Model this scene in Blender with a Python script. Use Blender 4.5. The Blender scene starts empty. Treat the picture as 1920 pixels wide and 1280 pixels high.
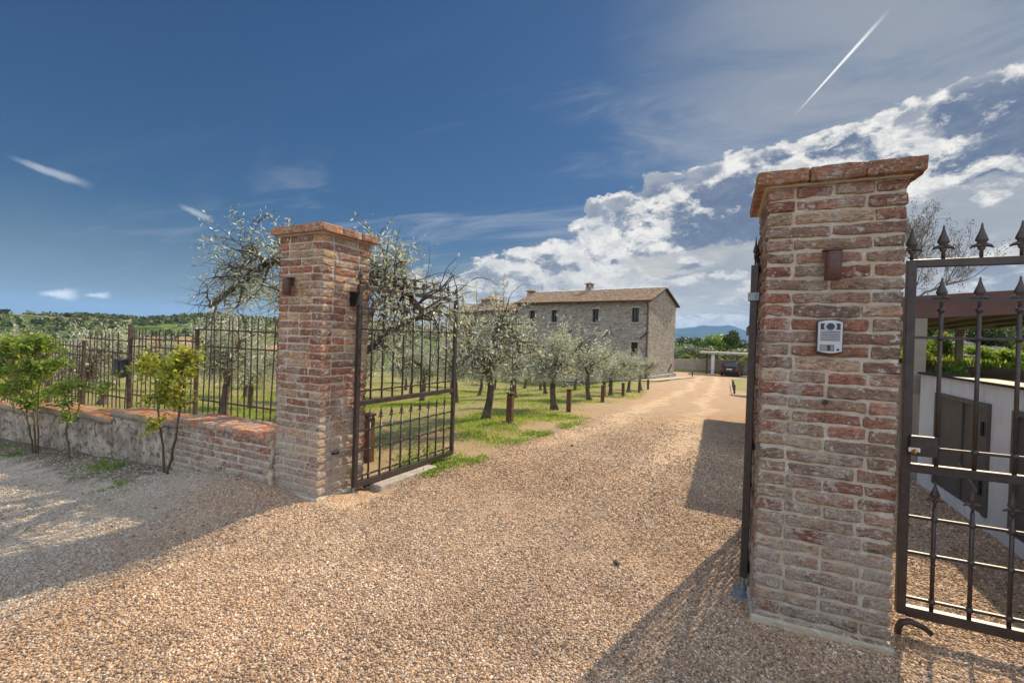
import bpy, math, random
import numpy as np
from mathutils import Vector, Matrix, noise
random.seed(7); rng = np.random.default_rng(7)
R = math.radians
C = bpy.context.scene.collection
# ------------------------------------------------------------------ camera
FPX, YAW, PITCH, ROLL, CY, CAMH = 856.48, .440782, -.008986, .033402, 638.75, 1.503
fw = np.array([-math.sin(YAW)*math.cos(PITCH), math.cos(YAW)*math.cos(PITCH), math.sin(PITCH)])
r0 = np.array([math.cos(YAW), math.sin(YAW), 0.]); u0 = np.cross(r0, fw)
rt = r0*math.cos(ROLL)+u0*math.sin(ROLL); up = -r0*math.sin(ROLL)+u0*math.cos(ROLL)
CAM = np.array([0, 0, CAMH])
cd = bpy.data.cameras.new("camera"); cam = bpy.data.objects.new("camera", cd); C.objects.link(cam)
cd.sensor_width = 36; cd.lens = FPX/1920*36; cd.shift_y = -.00065; cd.clip_start = .05; cd.clip_end = 60000
cam.matrix_world = Matrix(((rt[0], up[0], -fw[0], 0), (rt[1], up[1], -fw[1], 0), (rt[2], up[2], -fw[2], CAMH), (0, 0, 0, 1)))
bpy.context.scene.camera = cam
# ------------------------------------------------------------------ world, sun, exposure
SUN_AZ, SUN_EL = R(17.3), R(36.5)          # azimuth measured from +Y towards +X
SUN_STRENGTH, SKY_STRENGTH, EXPOSURE = 5.0, .075, .62
sc = bpy.context.scene
vs = sc.view_settings; sc.display_settings.display_device = 'sRGB'
vs.view_transform = 'Standard'; vs.look = 'None'; vs.exposure = EXPOSURE; vs.gamma = 1; vs.use_curve_mapping = False
sl = bpy.data.lights.new("sun", 'SUN'); sl.energy = SUN_STRENGTH; sl.angle = R(.5); sl.color = (1, .80, .55)
so = bpy.data.objects.new("sun", sl); C.objects.link(so)
sdir = Vector((math.sin(SUN_AZ)*math.cos(SUN_EL), math.cos(SUN_AZ)*math.cos(SUN_EL), math.sin(SUN_EL)))
so.rotation_euler = sdir.to_track_quat('Z', 'Y').to_euler(); so.location = (10, 30, 30)


class NT:
    """small node-tree writer"""
    def __init__(s, tree): s.t = tree; tree.nodes.clear()
    def n(s, typ, **kw):
        nd = s.t.nodes.new(typ)
        for k, v in kw.items():
            if k.startswith('i_'): s.set(nd.inputs[int(k[2:]) if k[2:].isdigit() else k[2:].replace('_', ' ')], v)
            else: setattr(nd, k, v)
        return nd
    def set(s, sock, v):
        if isinstance(v, bpy.types.NodeSocket): s.t.links.new(v, sock)
        elif isinstance(v, bpy.types.Node): s.t.links.new(v.outputs[0], sock)
        else:
            if hasattr(sock.default_value, '__len__') and not hasattr(v, '__len__'): v = (v,)*len(sock.default_value)
            if hasattr(sock.default_value, '__len__') and len(sock.default_value) == 4 and len(v) == 3: v = (*v, 1)
            sock.default_value = v
    def math(s, op, a, b=0, c=0, clamp=False):
        nd = s.n('ShaderNodeMath', operation=op); nd.use_clamp = clamp
        s.set(nd.inputs[0], a); s.set(nd.inputs[1], b); s.set(nd.inputs[2], c); return nd.outputs[0]
    def vmath(s, op, a, b=(0, 0, 0)):
        nd = s.n('ShaderNodeVectorMath', operation=op); s.set(nd.inputs[0], a)
        if op == 'SCALE': s.set(nd.inputs[3], b)
        else: s.set(nd.inputs[1], b)
        return nd.outputs['Value'] if op in ('DOT_PRODUCT', 'LENGTH') else nd.outputs[0]
    def mix(s, f, a, b, mode='MIX'):
        nd = s.n('ShaderNodeMix', data_type='RGBA', blend_type=mode); nd.clamp_factor = True
        s.set(nd.inputs['Factor'], f); s.set(nd.inputs[6], a); s.set(nd.inputs[7], b); return nd.outputs[2]
    def noise(s, vec, scale, det=4, rough=.55, dist=0):
        nd = s.n('ShaderNodeTexNoise'); s.set(nd.inputs['Vector'], vec)
        nd.inputs['Scale'].default_value = scale; nd.inputs['Detail'].default_value = det
        nd.inputs['Roughness'].default_value = rough; nd.inputs['Distortion'].default_value = dist; return nd.outputs[0]
    def ramp(s, f, lo, hi, a=0., b=1.):
        nd = s.n('ShaderNodeMapRange', interpolation_type='SMOOTHSTEP'); s.set(nd.inputs[0], f)
        for i, v in zip((1, 2, 3, 4), (lo, hi, a, b)): s.set(nd.inputs[i], v)
        return nd.outputs[0]
    def cramp(s, f, stops):
        nd = s.n('ShaderNodeValToRGB'); s.set(nd.inputs[0], f); e = nd.color_ramp.elements
        while len(e) < len(stops): e.new(.5)
        for el, (p, c) in zip(e, stops): el.position = p; el.color = (*c, 1)
        return nd.outputs[0]


def pixdir(x, y):
    d = fw+rt*(x-960)/FPX+up*(CY-y)/FPX
    return d/np.linalg.norm(d)


w = bpy.data.worlds.new("World"); sc.world = w; w.use_nodes = True
N = NT(w.node_tree)
sky = N.n('ShaderNodeTexSky', sky_type='NISHITA'); sky.sun_disc = False
sky.sun_elevation = SUN_EL; sky.sun_rotation = SUN_AZ; sky.altitude = 300; sky.air_density = 1.0; sky.dust_density = .6; sky.ozone_density = 2.5
D = N.n('ShaderNodeTexCoord').outputs['Generated']
sep = N.n('ShaderNodeSeparateXYZ'); N.set(sep.inputs[0], D); dz = sep.outputs[2]
# deep blue of a clear evening sky: the sky's own colour, a little more saturated
lum = N.n('ShaderNodeRGBToBW'); N.set(lum.inputs[0], sky.outputs[0])
comp = N.math('DIVIDE', 1.0, N.math('ADD', 1.0, N.math('MULTIPLY', lum.outputs[0], .16)))      # compresses bright sky values, dimming the glare round the sun
hs = N.n('ShaderNodeHueSaturation'); N.set(hs.inputs['Color'], N.vmath('SCALE', sky.outputs[0], comp)); hs.inputs['Saturation'].default_value = 1.10; hs.inputs['Value'].default_value = 1.0
base = N.mix(1, hs.outputs[0], (.38, .56, .70), 'MULTIPLY')
zz = N.math('MAXIMUM', N.math('ADD', dz, .10), .02)
inv = N.math('DIVIDE', 1, zz)
P = N.vmath('SCALE', D, inv)
SKYK = 1.0
d1, d2 = pixdir(800, 500), pixdir(1920, 60)
nb = np.cross(d1, d2); nb /= np.linalg.norm(nb)
if nb @ pixdir(1600, 500) < 0: nb = -nb
s_ = N.vmath('DOT_PRODUCT', D, tuple(nb))                        # > 0 on the cloudy side of the band's edge
fwd = N.vmath('DOT_PRODUCT', D, tuple(pixdir(1500, 350)))
front = N.ramp(fwd, .0, .5)


Dn = N.vmath('MULTIPLY', D, (1, 1, 1.75))
wr = N.vmath('SUBTRACT', N.n('ShaderNodeTexNoise', i_Scale=16.0, i_Vector=D).outputs[1], (.5, .5, .5))
Q = N.vmath('ADD', Dn, N.vmath('SCALE', wr, .035))
def puffs(v):
    vo = N.n('ShaderNodeTexVoronoi', feature='SMOOTH_F1', i_Scale=17.0); vo.inputs['Smoothness'].default_value = .6; N.set(vo.inputs['Vector'], v)
    return N.math('ADD', N.math('MULTIPLY', N.noise(v, 6.5, 12, .68), .90), N.math('MULTIPLY', N.math('SUBTRACT', .55, vo.outputs[0]), .16))
puff = puffs(Q)                                          # billows, same size over the whole band
lay = N.noise(P, 1.5, 8, .60, .1)                        # flat layers receding to the horizon
lowm = N.ramp(dz, .06, .22, 1, 0)
soft = N.noise(Dn, 3.6, 3, .5)
lw = N.math('MULTIPLY', lowm, .22)
den = N.math('ADD', N.math('MULTIPLY', puff, N.math('SUBTRACT', .54, lw)), N.math('ADD', N.math('MULTIPLY', lay, N.math('ADD', .26, lw)), N.math('MULTIPLY', soft, .20)))
s2 = N.math('ADD', N.math('SUBTRACT', s_, .012), N.math('ADD', N.math('MULTIPLY', N.math('SUBTRACT', soft, .5), .16), N.math('MULTIPLY', N.math('SUBTRACT', N.noise(Dn, 11, 4, .6), .5), .10)))
prof = N.math('SUBTRACT', N.ramp(s2, -.030, .030, -.24, .115), N.ramp(s_, .09, .22, 0, .105))
prof = N.math('ADD', prof, N.math('MULTIPLY', lowm, .012))
cov = N.math('ADD', den, prof)
cm = N.ramp(cov, .500, .560)
up_ = puffs(N.vmath('ADD', Q, (.007, .010, .026)))       # a little further towards the sun
shade = N.math('MULTIPLY', N.math('SUBTRACT', up_, puff), 1.7)
thick = N.ramp(N.math('ADD', N.math('ADD', cov, shade), N.math('MULTIPLY', N.math('SUBTRACT', soft, .5), 1.25)), .530, .715)
thick = N.math('MULTIPLY', thick, N.ramp(s2, -.035, .055, .10, 1))
ccol = N.mix(thick, N.mix(lowm, (8.0, 7.8, 7.4), (7.0, 6.9, 6.6)), N.mix(lowm, (1.25, 1.7, 2.6), (3.0, 3.3, 3.8)))
fine = N.noise(N.vmath('ADD', Q, N.vmath('SCALE', wr, .03)), 24, 9, .72)
ccol = N.mix(N.ramp(fine, .42, .62, 0, .50), ccol, N.mix(.75, ccol, (2.3, 2.75, 3.4)))
veil = N.math('MULTIPLY', N.ramp(s_, .0, .16), N.ramp(N.noise(P, .9, 7, .62, .4), .28, .55, .60, 1.0))
veilcol = N.mix(N.ramp(N.noise(N.vmath('MULTIPLY', P, (1, .5, 1)), 1.3, 7, .6, .3), .36, .60), (3.3, 3.65, 4.1), (5.9, 5.75, 5.3))
col = N.mix(N.math('MULTIPLY', veil, .94), base, veilcol)
# thin cirrus at the upper right
cir = N.vmath('MULTIPLY', P, (1.0, 3.2, 1))
ci = N.math('MULTIPLY', N.ramp(N.noise(cir, .8, 6, .6, .8), .48, .75), N.math('MULTIPLY', N.ramp(s_, -.42, -.05), front))
col = N.mix(N.math('MULTIPLY', ci, .45), col, (4.3, 4.6, 5.2))
tr_ = N.ramp(N.vmath('DOT_PRODUCT', D, tuple(pixdir(1990, 40))), .80, .99)
trv = N.math('MULTIPLY', tr_, N.ramp(N.noise(N.vmath('MULTIPLY', P, (1, 1.6, 1)), 1.4, 8, .64, .5), .34, .60, .25, .9))
col = N.mix(N.math('MULTIPLY', trv, .85), col, (3.2, 3.45, 3.9))
col = N.mix(N.math('MULTIPLY', cm, front), col, ccol)
# horizon haze
hz = N.ramp(dz, .0, .24, .60, 0)
hz = N.math('MULTIPLY', hz, N.ramp(cm, 0, 1, 1, .35))
col = N.mix(hz, col, N.mix(N.ramp(s_, -.05, .12), (2.2, 3.0, 3.7), (4.2, 4.3, 4.1)))


def streak(pa, pb, half, soft, strength, colr, nz=0.):
    """one thin cloud or contrail between two directions of the sky"""
    global col
    a, b = pixdir(*pa), pixdir(*pb); n = np.cross(a, b); n /= np.linalg.norm(n); m = (a+b)/np.linalg.norm(a+b)
    t = np.cross(n, m); t /= np.linalg.norm(t); L = abs((a-b) @ t)/2
    vec = D
    dn = N.math('ABSOLUTE', N.vmath('DOT_PRODUCT', vec, tuple(n)))
    if nz: dn = N.math('ADD', dn, N.math('MULTIPLY', N.math('SUBTRACT', N.noise(D, 38, 5, .65), .5), nz))
    tt = N.vmath('DOT_PRODUCT', vec, tuple(t)); fm = N.vmath('DOT_PRODUCT', vec, tuple(m))
    rel = N.ramp(N.math('ABSOLUTE', tt), L*.25, L*1.05, 1, 0)
    # taper: the streak widens towards +t
    wid = N.math('MULTIPLY_ADD', tt, half*.5/L, half)
    msk = N.ramp(N.math('DIVIDE', dn, wid), 1-soft, 1+soft, 1, 0)
    msk = N.math('MULTIPLY', N.math('MULTIPLY', msk, rel), N.ramp(fm, .5, .6))
    col = N.mix(N.math('MULTIPLY', msk, strength), col, colr)


streak((1485, 222), (1672, 14), .0017, .6, .9, (9, 9, 9))
streak((10, 292), (178, 352), .0038, .98, .55, (5.5, 6.0, 6.6), .012)
streak((332, 383), (404, 416), .0038, .98, .55, (5.5, 6.0, 6.6), .010)
streak((66, 550), (152, 553), .0052, .8, .95, (7.6, 7.7, 7.9), .016)
streak((154, 553), (211, 553), .0036, .8, .9, (7.2, 7.3, 7.6), .012)
# unseen bright cloud added behind the camera to fill the shaded fronts
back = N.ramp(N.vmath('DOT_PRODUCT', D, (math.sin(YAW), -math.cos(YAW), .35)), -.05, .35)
back_fill = N.math('MULTIPLY', N.ramp(N.noise(P, 1.1, 6, .55), .36, .50), back)
col = N.mix(back_fill, col, (10.8, 11.8, 13.6))
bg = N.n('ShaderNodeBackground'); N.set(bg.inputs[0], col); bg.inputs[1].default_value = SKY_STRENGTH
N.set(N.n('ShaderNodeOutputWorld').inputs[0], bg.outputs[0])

# ------------------------------------------------------------------ terrain
KY = [-50, 6, 8, 11.7, 18.5, 26, 40, 56, 60.0, 60.4, 64, 72, 110, 220, 900]
KZ = [0, 0, -.08, -.37, -.77, -1.2, -1.72, -2.04, -2.08, -.78, -.75, -2.1, -3.6, -6, -16]


def ss(a, b, t):
    t = np.clip((np.asarray(t, float)-a)/(b-a), 0, 1); return t*t*(3-2*t)


def H(X, Y):
    X = np.asarray(X, float); Y = np.asarray(Y, float)
    z = np.interp(Y, KY, KZ)
    z = z-.11*ss(0, .7, -3.05-X)*ss(0, .9, 2.75-Y)
    z = z-.055*np.clip(-5.2-X, 0, 3.8)
    z = z-.45*ss(7.0, 12.5, -X)*ss(3.5, 5.5, Y)-.075*np.clip(-22-X, 0, 260)
    r = np.hypot(X, Y); az = np.arctan2(X, Y)
    left = ss(-.35, -.75, az)
    ridge = 34+9*np.sin(az*7+.6)+5*np.sin(az*17)+2.5*np.sin(az*41)
    z = z+ss(330, 1250, r)*ridge*left+ss(330, 900, r)*19*left
    return z


def h(x, y): return float(H(x, y))


def at(x, y, Y):                       # photo pixel -> point on the vertical plane at distance Y along the drive
    d = pixdir(x, y); return CAM+d*Y/d[1]


# ------------------------------------------------------------------ mesh helpers
class MB:
    def __init__(s): s.v = []; s.f = []; s.c = []; s.cur = (1, 1, 1)
    def add(s, vs_, fs_, c=None):
        o = len(s.v); s.v += [tuple(map(float, p)) for p in vs_]; s.f += [tuple(i+o for i in f) for f in fs_]
        s.c += [c or s.cur]*len(vs_)
    def box(s, c, sz, rot=0., c2=None):
        x, y, z = [k/2 for k in sz]; cs, sn = math.cos(rot), math.sin(rot)
        vs_ = [(c[0]+a*cs-b*sn, c[1]+a*sn+b*cs, c[2]+d) for d in (-z, z) for a, b in ((-x, -y), (x, -y), (x, y), (-x, y))]
        s.add(vs_, [(3, 2, 1, 0), (4, 5, 6, 7), (0, 1, 5, 4), (1, 2, 6, 5), (2, 3, 7, 6), (3, 0, 4, 7)], c2)
    def bar(s, a, b, w_, h_, upv=(0, 0, 1), c2=None):
        a = np.array(a, float); b = np.array(b, float); d = b-a; d /= np.linalg.norm(d); u = np.array(upv, float)
        if abs(d @ u) > .98: u = np.array((1., 0, 0))
        x = np.cross(d, u); x /= np.linalg.norm(x); y = np.cross(x, d); x = x*w_/2; y = y*h_/2
        s.add([p+q for p in (a, b) for q in (-x-y, x-y, x+y, -x+y)],
              [(3, 2, 1, 0), (4, 5, 6, 7), (0, 1, 5, 4), (1, 2, 6, 5), (2, 3, 7, 6), (3, 0, 4, 7)], c2)
    def tube(s, pts, rad, n=8, cap=True, c2=None):
        pts = [np.array(p, float) for p in pts]; m = len(pts)
        if not hasattr(rad, '__len__'): rad = [rad]*m
        o = []; prev = None
        for i in range(m):
            d = pts[min(i+1, m-1)]-pts[max(i-1, 0)]; d /= np.linalg.norm(d)+1e-9
            if prev is None:
                u = np.array((0, 0, 1.)) if abs(d[2]) < .9 else np.array((1., 0, 0)); x = np.cross(d, u)
            else: x = prev-d*(prev @ d)
            x /= np.linalg.norm(x)+1e-9; y = np.cross(d, x); prev = x
            o += [pts[i]+rad[i]*(x*math.cos(t)+y*math.sin(t)) for t in np.arange(n)*2*math.pi/n]
        f = [(i*n+k, i*n+(k+1) % n, (i+1)*n+(k+1) % n, (i+1)*n+k) for i in range(m-1) for k in range(n)]
        if cap: f += [tuple(range(n))[::-1], tuple((m-1)*n+k for k in range(n))]
        s.add(o, f, c2)
    def lathe(s, c, prof, n=12, sx=1., sy=1., c2=None):
        o = [(c[0]+r_*math.cos(t)*sx, c[1]+r_*math.sin(t)*sy, c[2]+z) for r_, z in prof for t in np.arange(n)*2*math.pi/n]
        m = len(prof); f = [(i*n+k, i*n+(k+1) % n, (i+1)*n+(k+1) % n, (i+1)*n+k) for i in range(m-1) for k in range(n)]
        f += [tuple(range(n))[::-1], tuple((m-1)*n+k for k in range(n))]; s.add(o, f, c2)
    def prism(s, poly, a, b, fn, c2=None):          # polygon (2-D) swept from a to b; fn(u, v, t) -> point
        n = len(poly); o = [fn(u, v, a) for u, v in poly]+[fn(u, v, b) for u, v in poly]
        s.add(o, [tuple(range(n))[::-1], tuple(range(n, 2*n))]+[(i, (i+1) % n, n+(i+1) % n, n+i) for i in range(n)], c2)
    def build(s, name, m, parent=None, smooth=False, bevel=0., col=False):
        me = bpy.data.meshes.new(name); me.from_pydata(s.v, [], s.f)
        if smooth: me.polygons.foreach_set('use_smooth', [True]*len(me.polygons))
        me.materials.append(m); ob = bpy.data.objects.new(name, me); C.objects.link(ob)
        if col:
            at_ = me.color_attributes.new('Col', 'FLOAT_COLOR', 'POINT')
            at_.data.foreach_set('color', np.hstack([np.array(s.c, np.float32), np.ones((len(s.c), 1), np.float32)]).ravel())
        if bevel:
            b = ob.modifiers.new('bevel', 'BEVEL'); b.width = bevel; b.segments = 2; b.limit_method = 'ANGLE'
        me.update()
        if parent: ob.parent = parent
        return ob


def fast(name, V, F, m, parent=None, cols=None, smooth=False):
    V = np.asarray(V, np.float32); F = np.asarray(F, np.int32); k = F.shape[1]
    me = bpy.data.meshes.new(name); me.vertices.add(len(V)); me.vertices.foreach_set('co', V.ravel())
    me.loops.add(F.size); me.loops.foreach_set('vertex_index', F.ravel())
    me.polygons.add(len(F)); me.polygons.foreach_set('loop_start', np.arange(0, F.size, k, dtype=np.int32))
    me.polygons.foreach_set('loop_total', np.full(len(F), k, np.int32))
    if smooth: me.polygons.foreach_set('use_smooth', np.ones(len(F), bool))
    if cols is not None:
        a = me.color_attributes.new('Col', 'FLOAT_COLOR', 'POINT')
        a.data.foreach_set('color', np.hstack([cols, np.ones((len(V), 1))]).astype(np.float32).ravel())
    me.update(calc_edges=True); me.validate()
    if m: me.materials.append(m)
    ob = bpy.data.objects.new(name, me); C.objects.link(ob)
    if parent: ob.parent = parent
    return ob


def tag(o, label=None, cat=None, group=None, kind=None):
    for k, v in (('label', label), ('category', cat), ('group', group), ('kind', kind)):
        if v: o[k] = v
    return o


def empty(name, loc=(0, 0, 0), rz=0.):
    o = bpy.data.objects.new(name, None); o.location = loc; o.rotation_euler = (0, 0, rz); o.empty_display_size = .2
    C.objects.link(o); return o


def copy_tree(o, parent=None):
    c = o.copy(); C.objects.link(c); c.parent = parent
    for ch in kids.get(o.name, []): copy_tree(ch, c)
    return c


kids = {}
def reg(*ps):
    for p in ps:
        if p.parent: kids.setdefault(p.parent.name, []).append(p)


# ------------------------------------------------------------------ materials
def mat(name, rough=.7, spec=.3):
    m = bpy.data.materials.new(name); m.use_nodes = True; n = NT(m.node_tree)
    b = n.n('ShaderNodeBsdfPrincipled'); b.inputs['Roughness'].default_value = rough
    b.inputs['Specular IOR Level'].default_value = spec
    o = n.n('ShaderNodeOutputMaterial'); n.set(o.inputs[0], b.outputs[0]); n.b = b; n.o = o
    n.P = n.n('ShaderNodeTexCoord').outputs['Object']
    n.W = n.n('ShaderNodeNewGeometry').outputs['Position']
    return m, n


def bump(n, hgt, strength, dist):
    b = n.n('ShaderNodeBump'); b.inputs['Strength'].default_value = strength; b.inputs['Distance'].default_value = dist
    n.set(b.inputs['Height'], hgt); n.set(n.b.inputs['Normal'], b.outputs[0])


def simple(name, c1, c2, scale=6, rough=.7, spec=.3, bs=.3, bd=.01, metal=0., det=6):
    m, n = mat(name, rough, spec); f = n.noise(n.P, scale, det, .6)
    n.set(n.b.inputs['Base Color'], n.mix(n.ramp(f, .35, .65), c1, c2)); n.b.inputs['Metallic'].default_value = metal
    if bs: bump(n, n.noise(n.P, scale*6, 5, .6), bs, bd)
    return m


def attr(n): a = n.n('ShaderNodeAttribute'); a.attribute_name = 'Col'; return a.outputs['Color']




def brick_material(name, smear=.5, lowk=.085):
    m, n = mat(name, .9, .15)
    c = n.mix(1, attr(n), (1.22, 1.27, 1.25), 'MULTIPLY')
    st = n.vmath('MULTIPLY', n.W, (1, 1, 2.4))
    f1 = n.noise(st, 17, 8, .70, .4); f2 = n.noise(n.W, 85, 7, .75); f3 = n.noise(n.W, 5.5, 5, .6); f4 = n.noise(st, 36, 7, .74, .5)
    c = n.mix(n.ramp(f1, .40, .60, 0, .85), c, n.mix(1, c, (1.6, 1.5, 1.42), 'MULTIPLY'))
    c = n.mix(n.ramp(f4, .49, .60, 0, .80), c, n.mix(.75, c, (.065, .050, .044)))
    c = n.mix(n.ramp(f2, .55, .66, 0, .7), c, (.075, .055, .047))
    sp = n.n('ShaderNodeSeparateXYZ'); n.set(sp.inputs[0], n.W)
    low = n.ramp(sp.outputs[2], .05, 1.5, lowk, 0)
    f5 = n.noise(st, 26, 8, .74, .6)
    sm = n.ramp(n.math('ADD', n.math('ADD', n.math('MULTIPLY', f5, .55), n.math('MULTIPLY', f3, .45)), low), .533-smear*.03, .595, 0, .84)
    wh = n.mix(n.ramp(f2, .42, .58), (.36, .30, .235), (.56, .51, .45))
    c = n.mix(sm, c, wh)
    edge = n.ramp(n.noise(n.W, 30, 6, .7), .570, .63, 0, .88)
    c = n.mix(edge, c, (.60, .56, .50))
    n.set(n.b.inputs['Base Color'], c)
    bump(n, n.math('ADD', n.math('MULTIPLY', f1, .9), n.math('ADD', n.math('MULTIPLY', f4, .6), n.math('MULTIPLY', f2, .6))), 1., .020)
    return m


def mortar_material():
    m, n = mat('lime_mortar', .95, .1)
    f1 = n.noise(n.W, 6, 6, .65); f2 = n.noise(n.W, 60, 6, .7); f3 = n.noise(n.W, 22, 6, .7)
    c = n.mix(n.ramp(f1, .40, .60), (.54, .465, .335), (.56, .51, .42))
    c = n.mix(n.ramp(f3, .54, .62, 0, .8), c, (.66, .63, .58)); c = n.mix(n.ramp(f2, .58, .70, 0, .5), c, (.25, .21, .16))
    n.set(n.b.inputs['Base Color'], c); bump(n, n.math('ADD', f3, f2), .9, .015); return m


M = {}
M['brick'] = brick_material('brick')
M['wallbrick'] = brick_material('wall_brick', .5, .062)
M['mortar'] = mortar_material()
M['metal'] = simple('painted_iron', (.060, .046, .042), (.038, .029, .027), 22, .42, .5, .15, .002)
M['rust'] = simple('rusty_iron', (.13, .085, .065), (.055, .045, .042), 14, .75, .3, .3, .003)
M['galv'] = simple('galvanised_steel', (.33, .36, .38), (.20, .22, .25), 30, .45, .5, .1, .002, .6)
M['black'] = simple('black_rubber', (.012, .012, .013), (.02, .02, .02), 20, .6, .3, .1, .002)
M['corten'] = simple('brown_lamp_paint', (.105, .050, .038), (.075, .036, .030), 18, .5, .4, .1, .002)
M['silver'] = simple('brushed_silver_plastic', (.50, .52, .55), (.44, .46, .49), 9, .35, .5, 0, 0, .25)
M['lens'] = simple('dark_glass', (.01, .012, .015), (.02, .02, .025), 9, .12, .6, 0)
M['brass'] = simple('brass', (.55, .36, .08), (.42, .27, .06), 30, .35, .5, 0, 0, .9)
M['bark'] = simple('olive_bark', (.17, .14, .11), (.085, .07, .055), 9, .95, .1, 1, .03)
M['stemwood'] = simple('rose_stem', (.085, .055, .035), (.11, .085, .04), 30, .8, .2, .5, .003)
M['plaster'] = None


def leaf_material(name, top, under, trans, tk=.35, var=.25):
    m, n = mat(name, .55, .35)
    g = n.n('ShaderNodeNewGeometry'); c = attr(n)
    cc = n.mix(g.outputs['Backfacing'], n.mix(1, c, top, 'MULTIPLY'), n.mix(1, c, under, 'MULTIPLY'))
    n.set(n.b.inputs['Base Color'], cc)
    t = n.n('ShaderNodeBsdfTranslucent'); n.set(t.inputs[0], n.mix(1, c, trans, 'MULTIPLY'))
    mx = n.n('ShaderNodeMixShader'); mx.inputs[0].default_value = tk
    n.set(mx.inputs[1], n.b.outputs[0]); n.set(mx.inputs[2], t.outputs[0]); n.set(n.o.inputs[0], mx.outputs[0])
    return m


M['olive'] = leaf_material('olive_leaf', (.32, .365, .275), (.62, .66, .58), (.42, .48, .30), .32)
M['bud'] = leaf_material('opening_bud', (.17, .155, .12), (.20, .19, .14), (.20, .19, .11), .2)
M['greybark'] = simple('grey_bark', (.26, .23, .20), (.17, .15, .13), 9, .95, .1, .5, .02)
M['rose'] = leaf_material('rose_leaf', (.13, .21, .035), (.20, .28, .07), (.34, .46, .05), .42)
M['rose_y'] = leaf_material('young_rose_leaf', (.24, .28, .04), (.30, .34, .08), (.55, .55, .06), .45)
M['grass'] = leaf_material('grass_blade', (.17, .29, .045), (.19, .31, .055), (.36, .52, .07), .42)
M['shrub'] = leaf_material('shrub_leaf', (.09, .17, .035), (.14, .21, .06), (.24, .36, .06), .35)
M['darkleaf'] = leaf_material('dark_leaf', (.055, .085, .035), (.08, .11, .05), (.10, .15, .04), .2)
M['silverleaf'] = leaf_material('far_olive_leaf', (.20, .235, .16), (.30, .33, .24), (.2, .24, .1), .2)


def m_plaster():
    m, n = mat('weathered_plaster', .95, .1)
    a = n.noise(n.W, 3.2, 8, .68); b = n.noise(n.W, 16, 7, .7); c = n.noise(n.vmath('MULTIPLY', n.W, (1, 1, .35)), 7, 5, .6)
    col_ = n.mix(n.ramp(a, .35, .68), (.52, .45, .36), (.22, .185, .15))
    col_ = n.mix(n.ramp(b, .50, .60, 0, .85), col_, (.10, .085, .07))
    col_ = n.mix(n.ramp(c, .58, .72, 0, .6), col_, (.60, .56, .48))
    n.set(n.b.inputs['Base Color'], col_); bump(n, n.math('ADD', b, n.math('MULTIPLY', a, .7)), .9, .03); return m
M['plaster'] = m_plaster()


def m_coping():
    m, n = mat('worn_tile_coping', .95, .1)
    a = n.noise(n.W, 10, 7, .7); b = n.noise(n.W, 40, 6, .7)
    nz = n.n('ShaderNodeSeparateXYZ'); n.set(nz.inputs[0], n.n('ShaderNodeNewGeometry').outputs['Normal'])
    topm = n.ramp(nz.outputs[2], .75, .92)
    col_ = n.mix(n.math('MULTIPLY', topm, n.ramp(a, .62, .45)), (.33, .275, .22), (.44, .19, .085))
    col_ = n.mix(n.ramp(b, .50, .64, 0, .8), col_, (.20, .16, .125))
    n.set(n.b.inputs['Base Color'], col_); bump(n, b, .9, .02); return m
M['coping'] = m_coping()


def m_concrete():
    m, n = mat('cast_concrete', .85, .2)
    a = n.noise(n.W, 1.6, 7, .6); b = n.noise(n.W, 25, 6, .7); c = n.noise(n.vmath('MULTIPLY', n.W, (1, 1, .2)), 5, 5, .6)
    v = n.n('ShaderNodeTexVoronoi', i_Scale=9.0); n.set(v.inputs[0], n.W)
    col_ = n.mix(n.ramp(a, .35, .65), (.74, .75, .75), (.60, .61, .62))
    col_ = n.mix(n.ramp(c, .55, .75, 0, .35), col_, (.34, .33, .31))
    col_ = n.mix(n.ramp(v.outputs[0], .03, .07, .7, 0), col_, (.2, .2, .2))
    n.set(n.b.inputs['Base Color'], col_); bump(n, b, .25, .01); return m
M['concrete'] = m_concrete()


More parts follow.
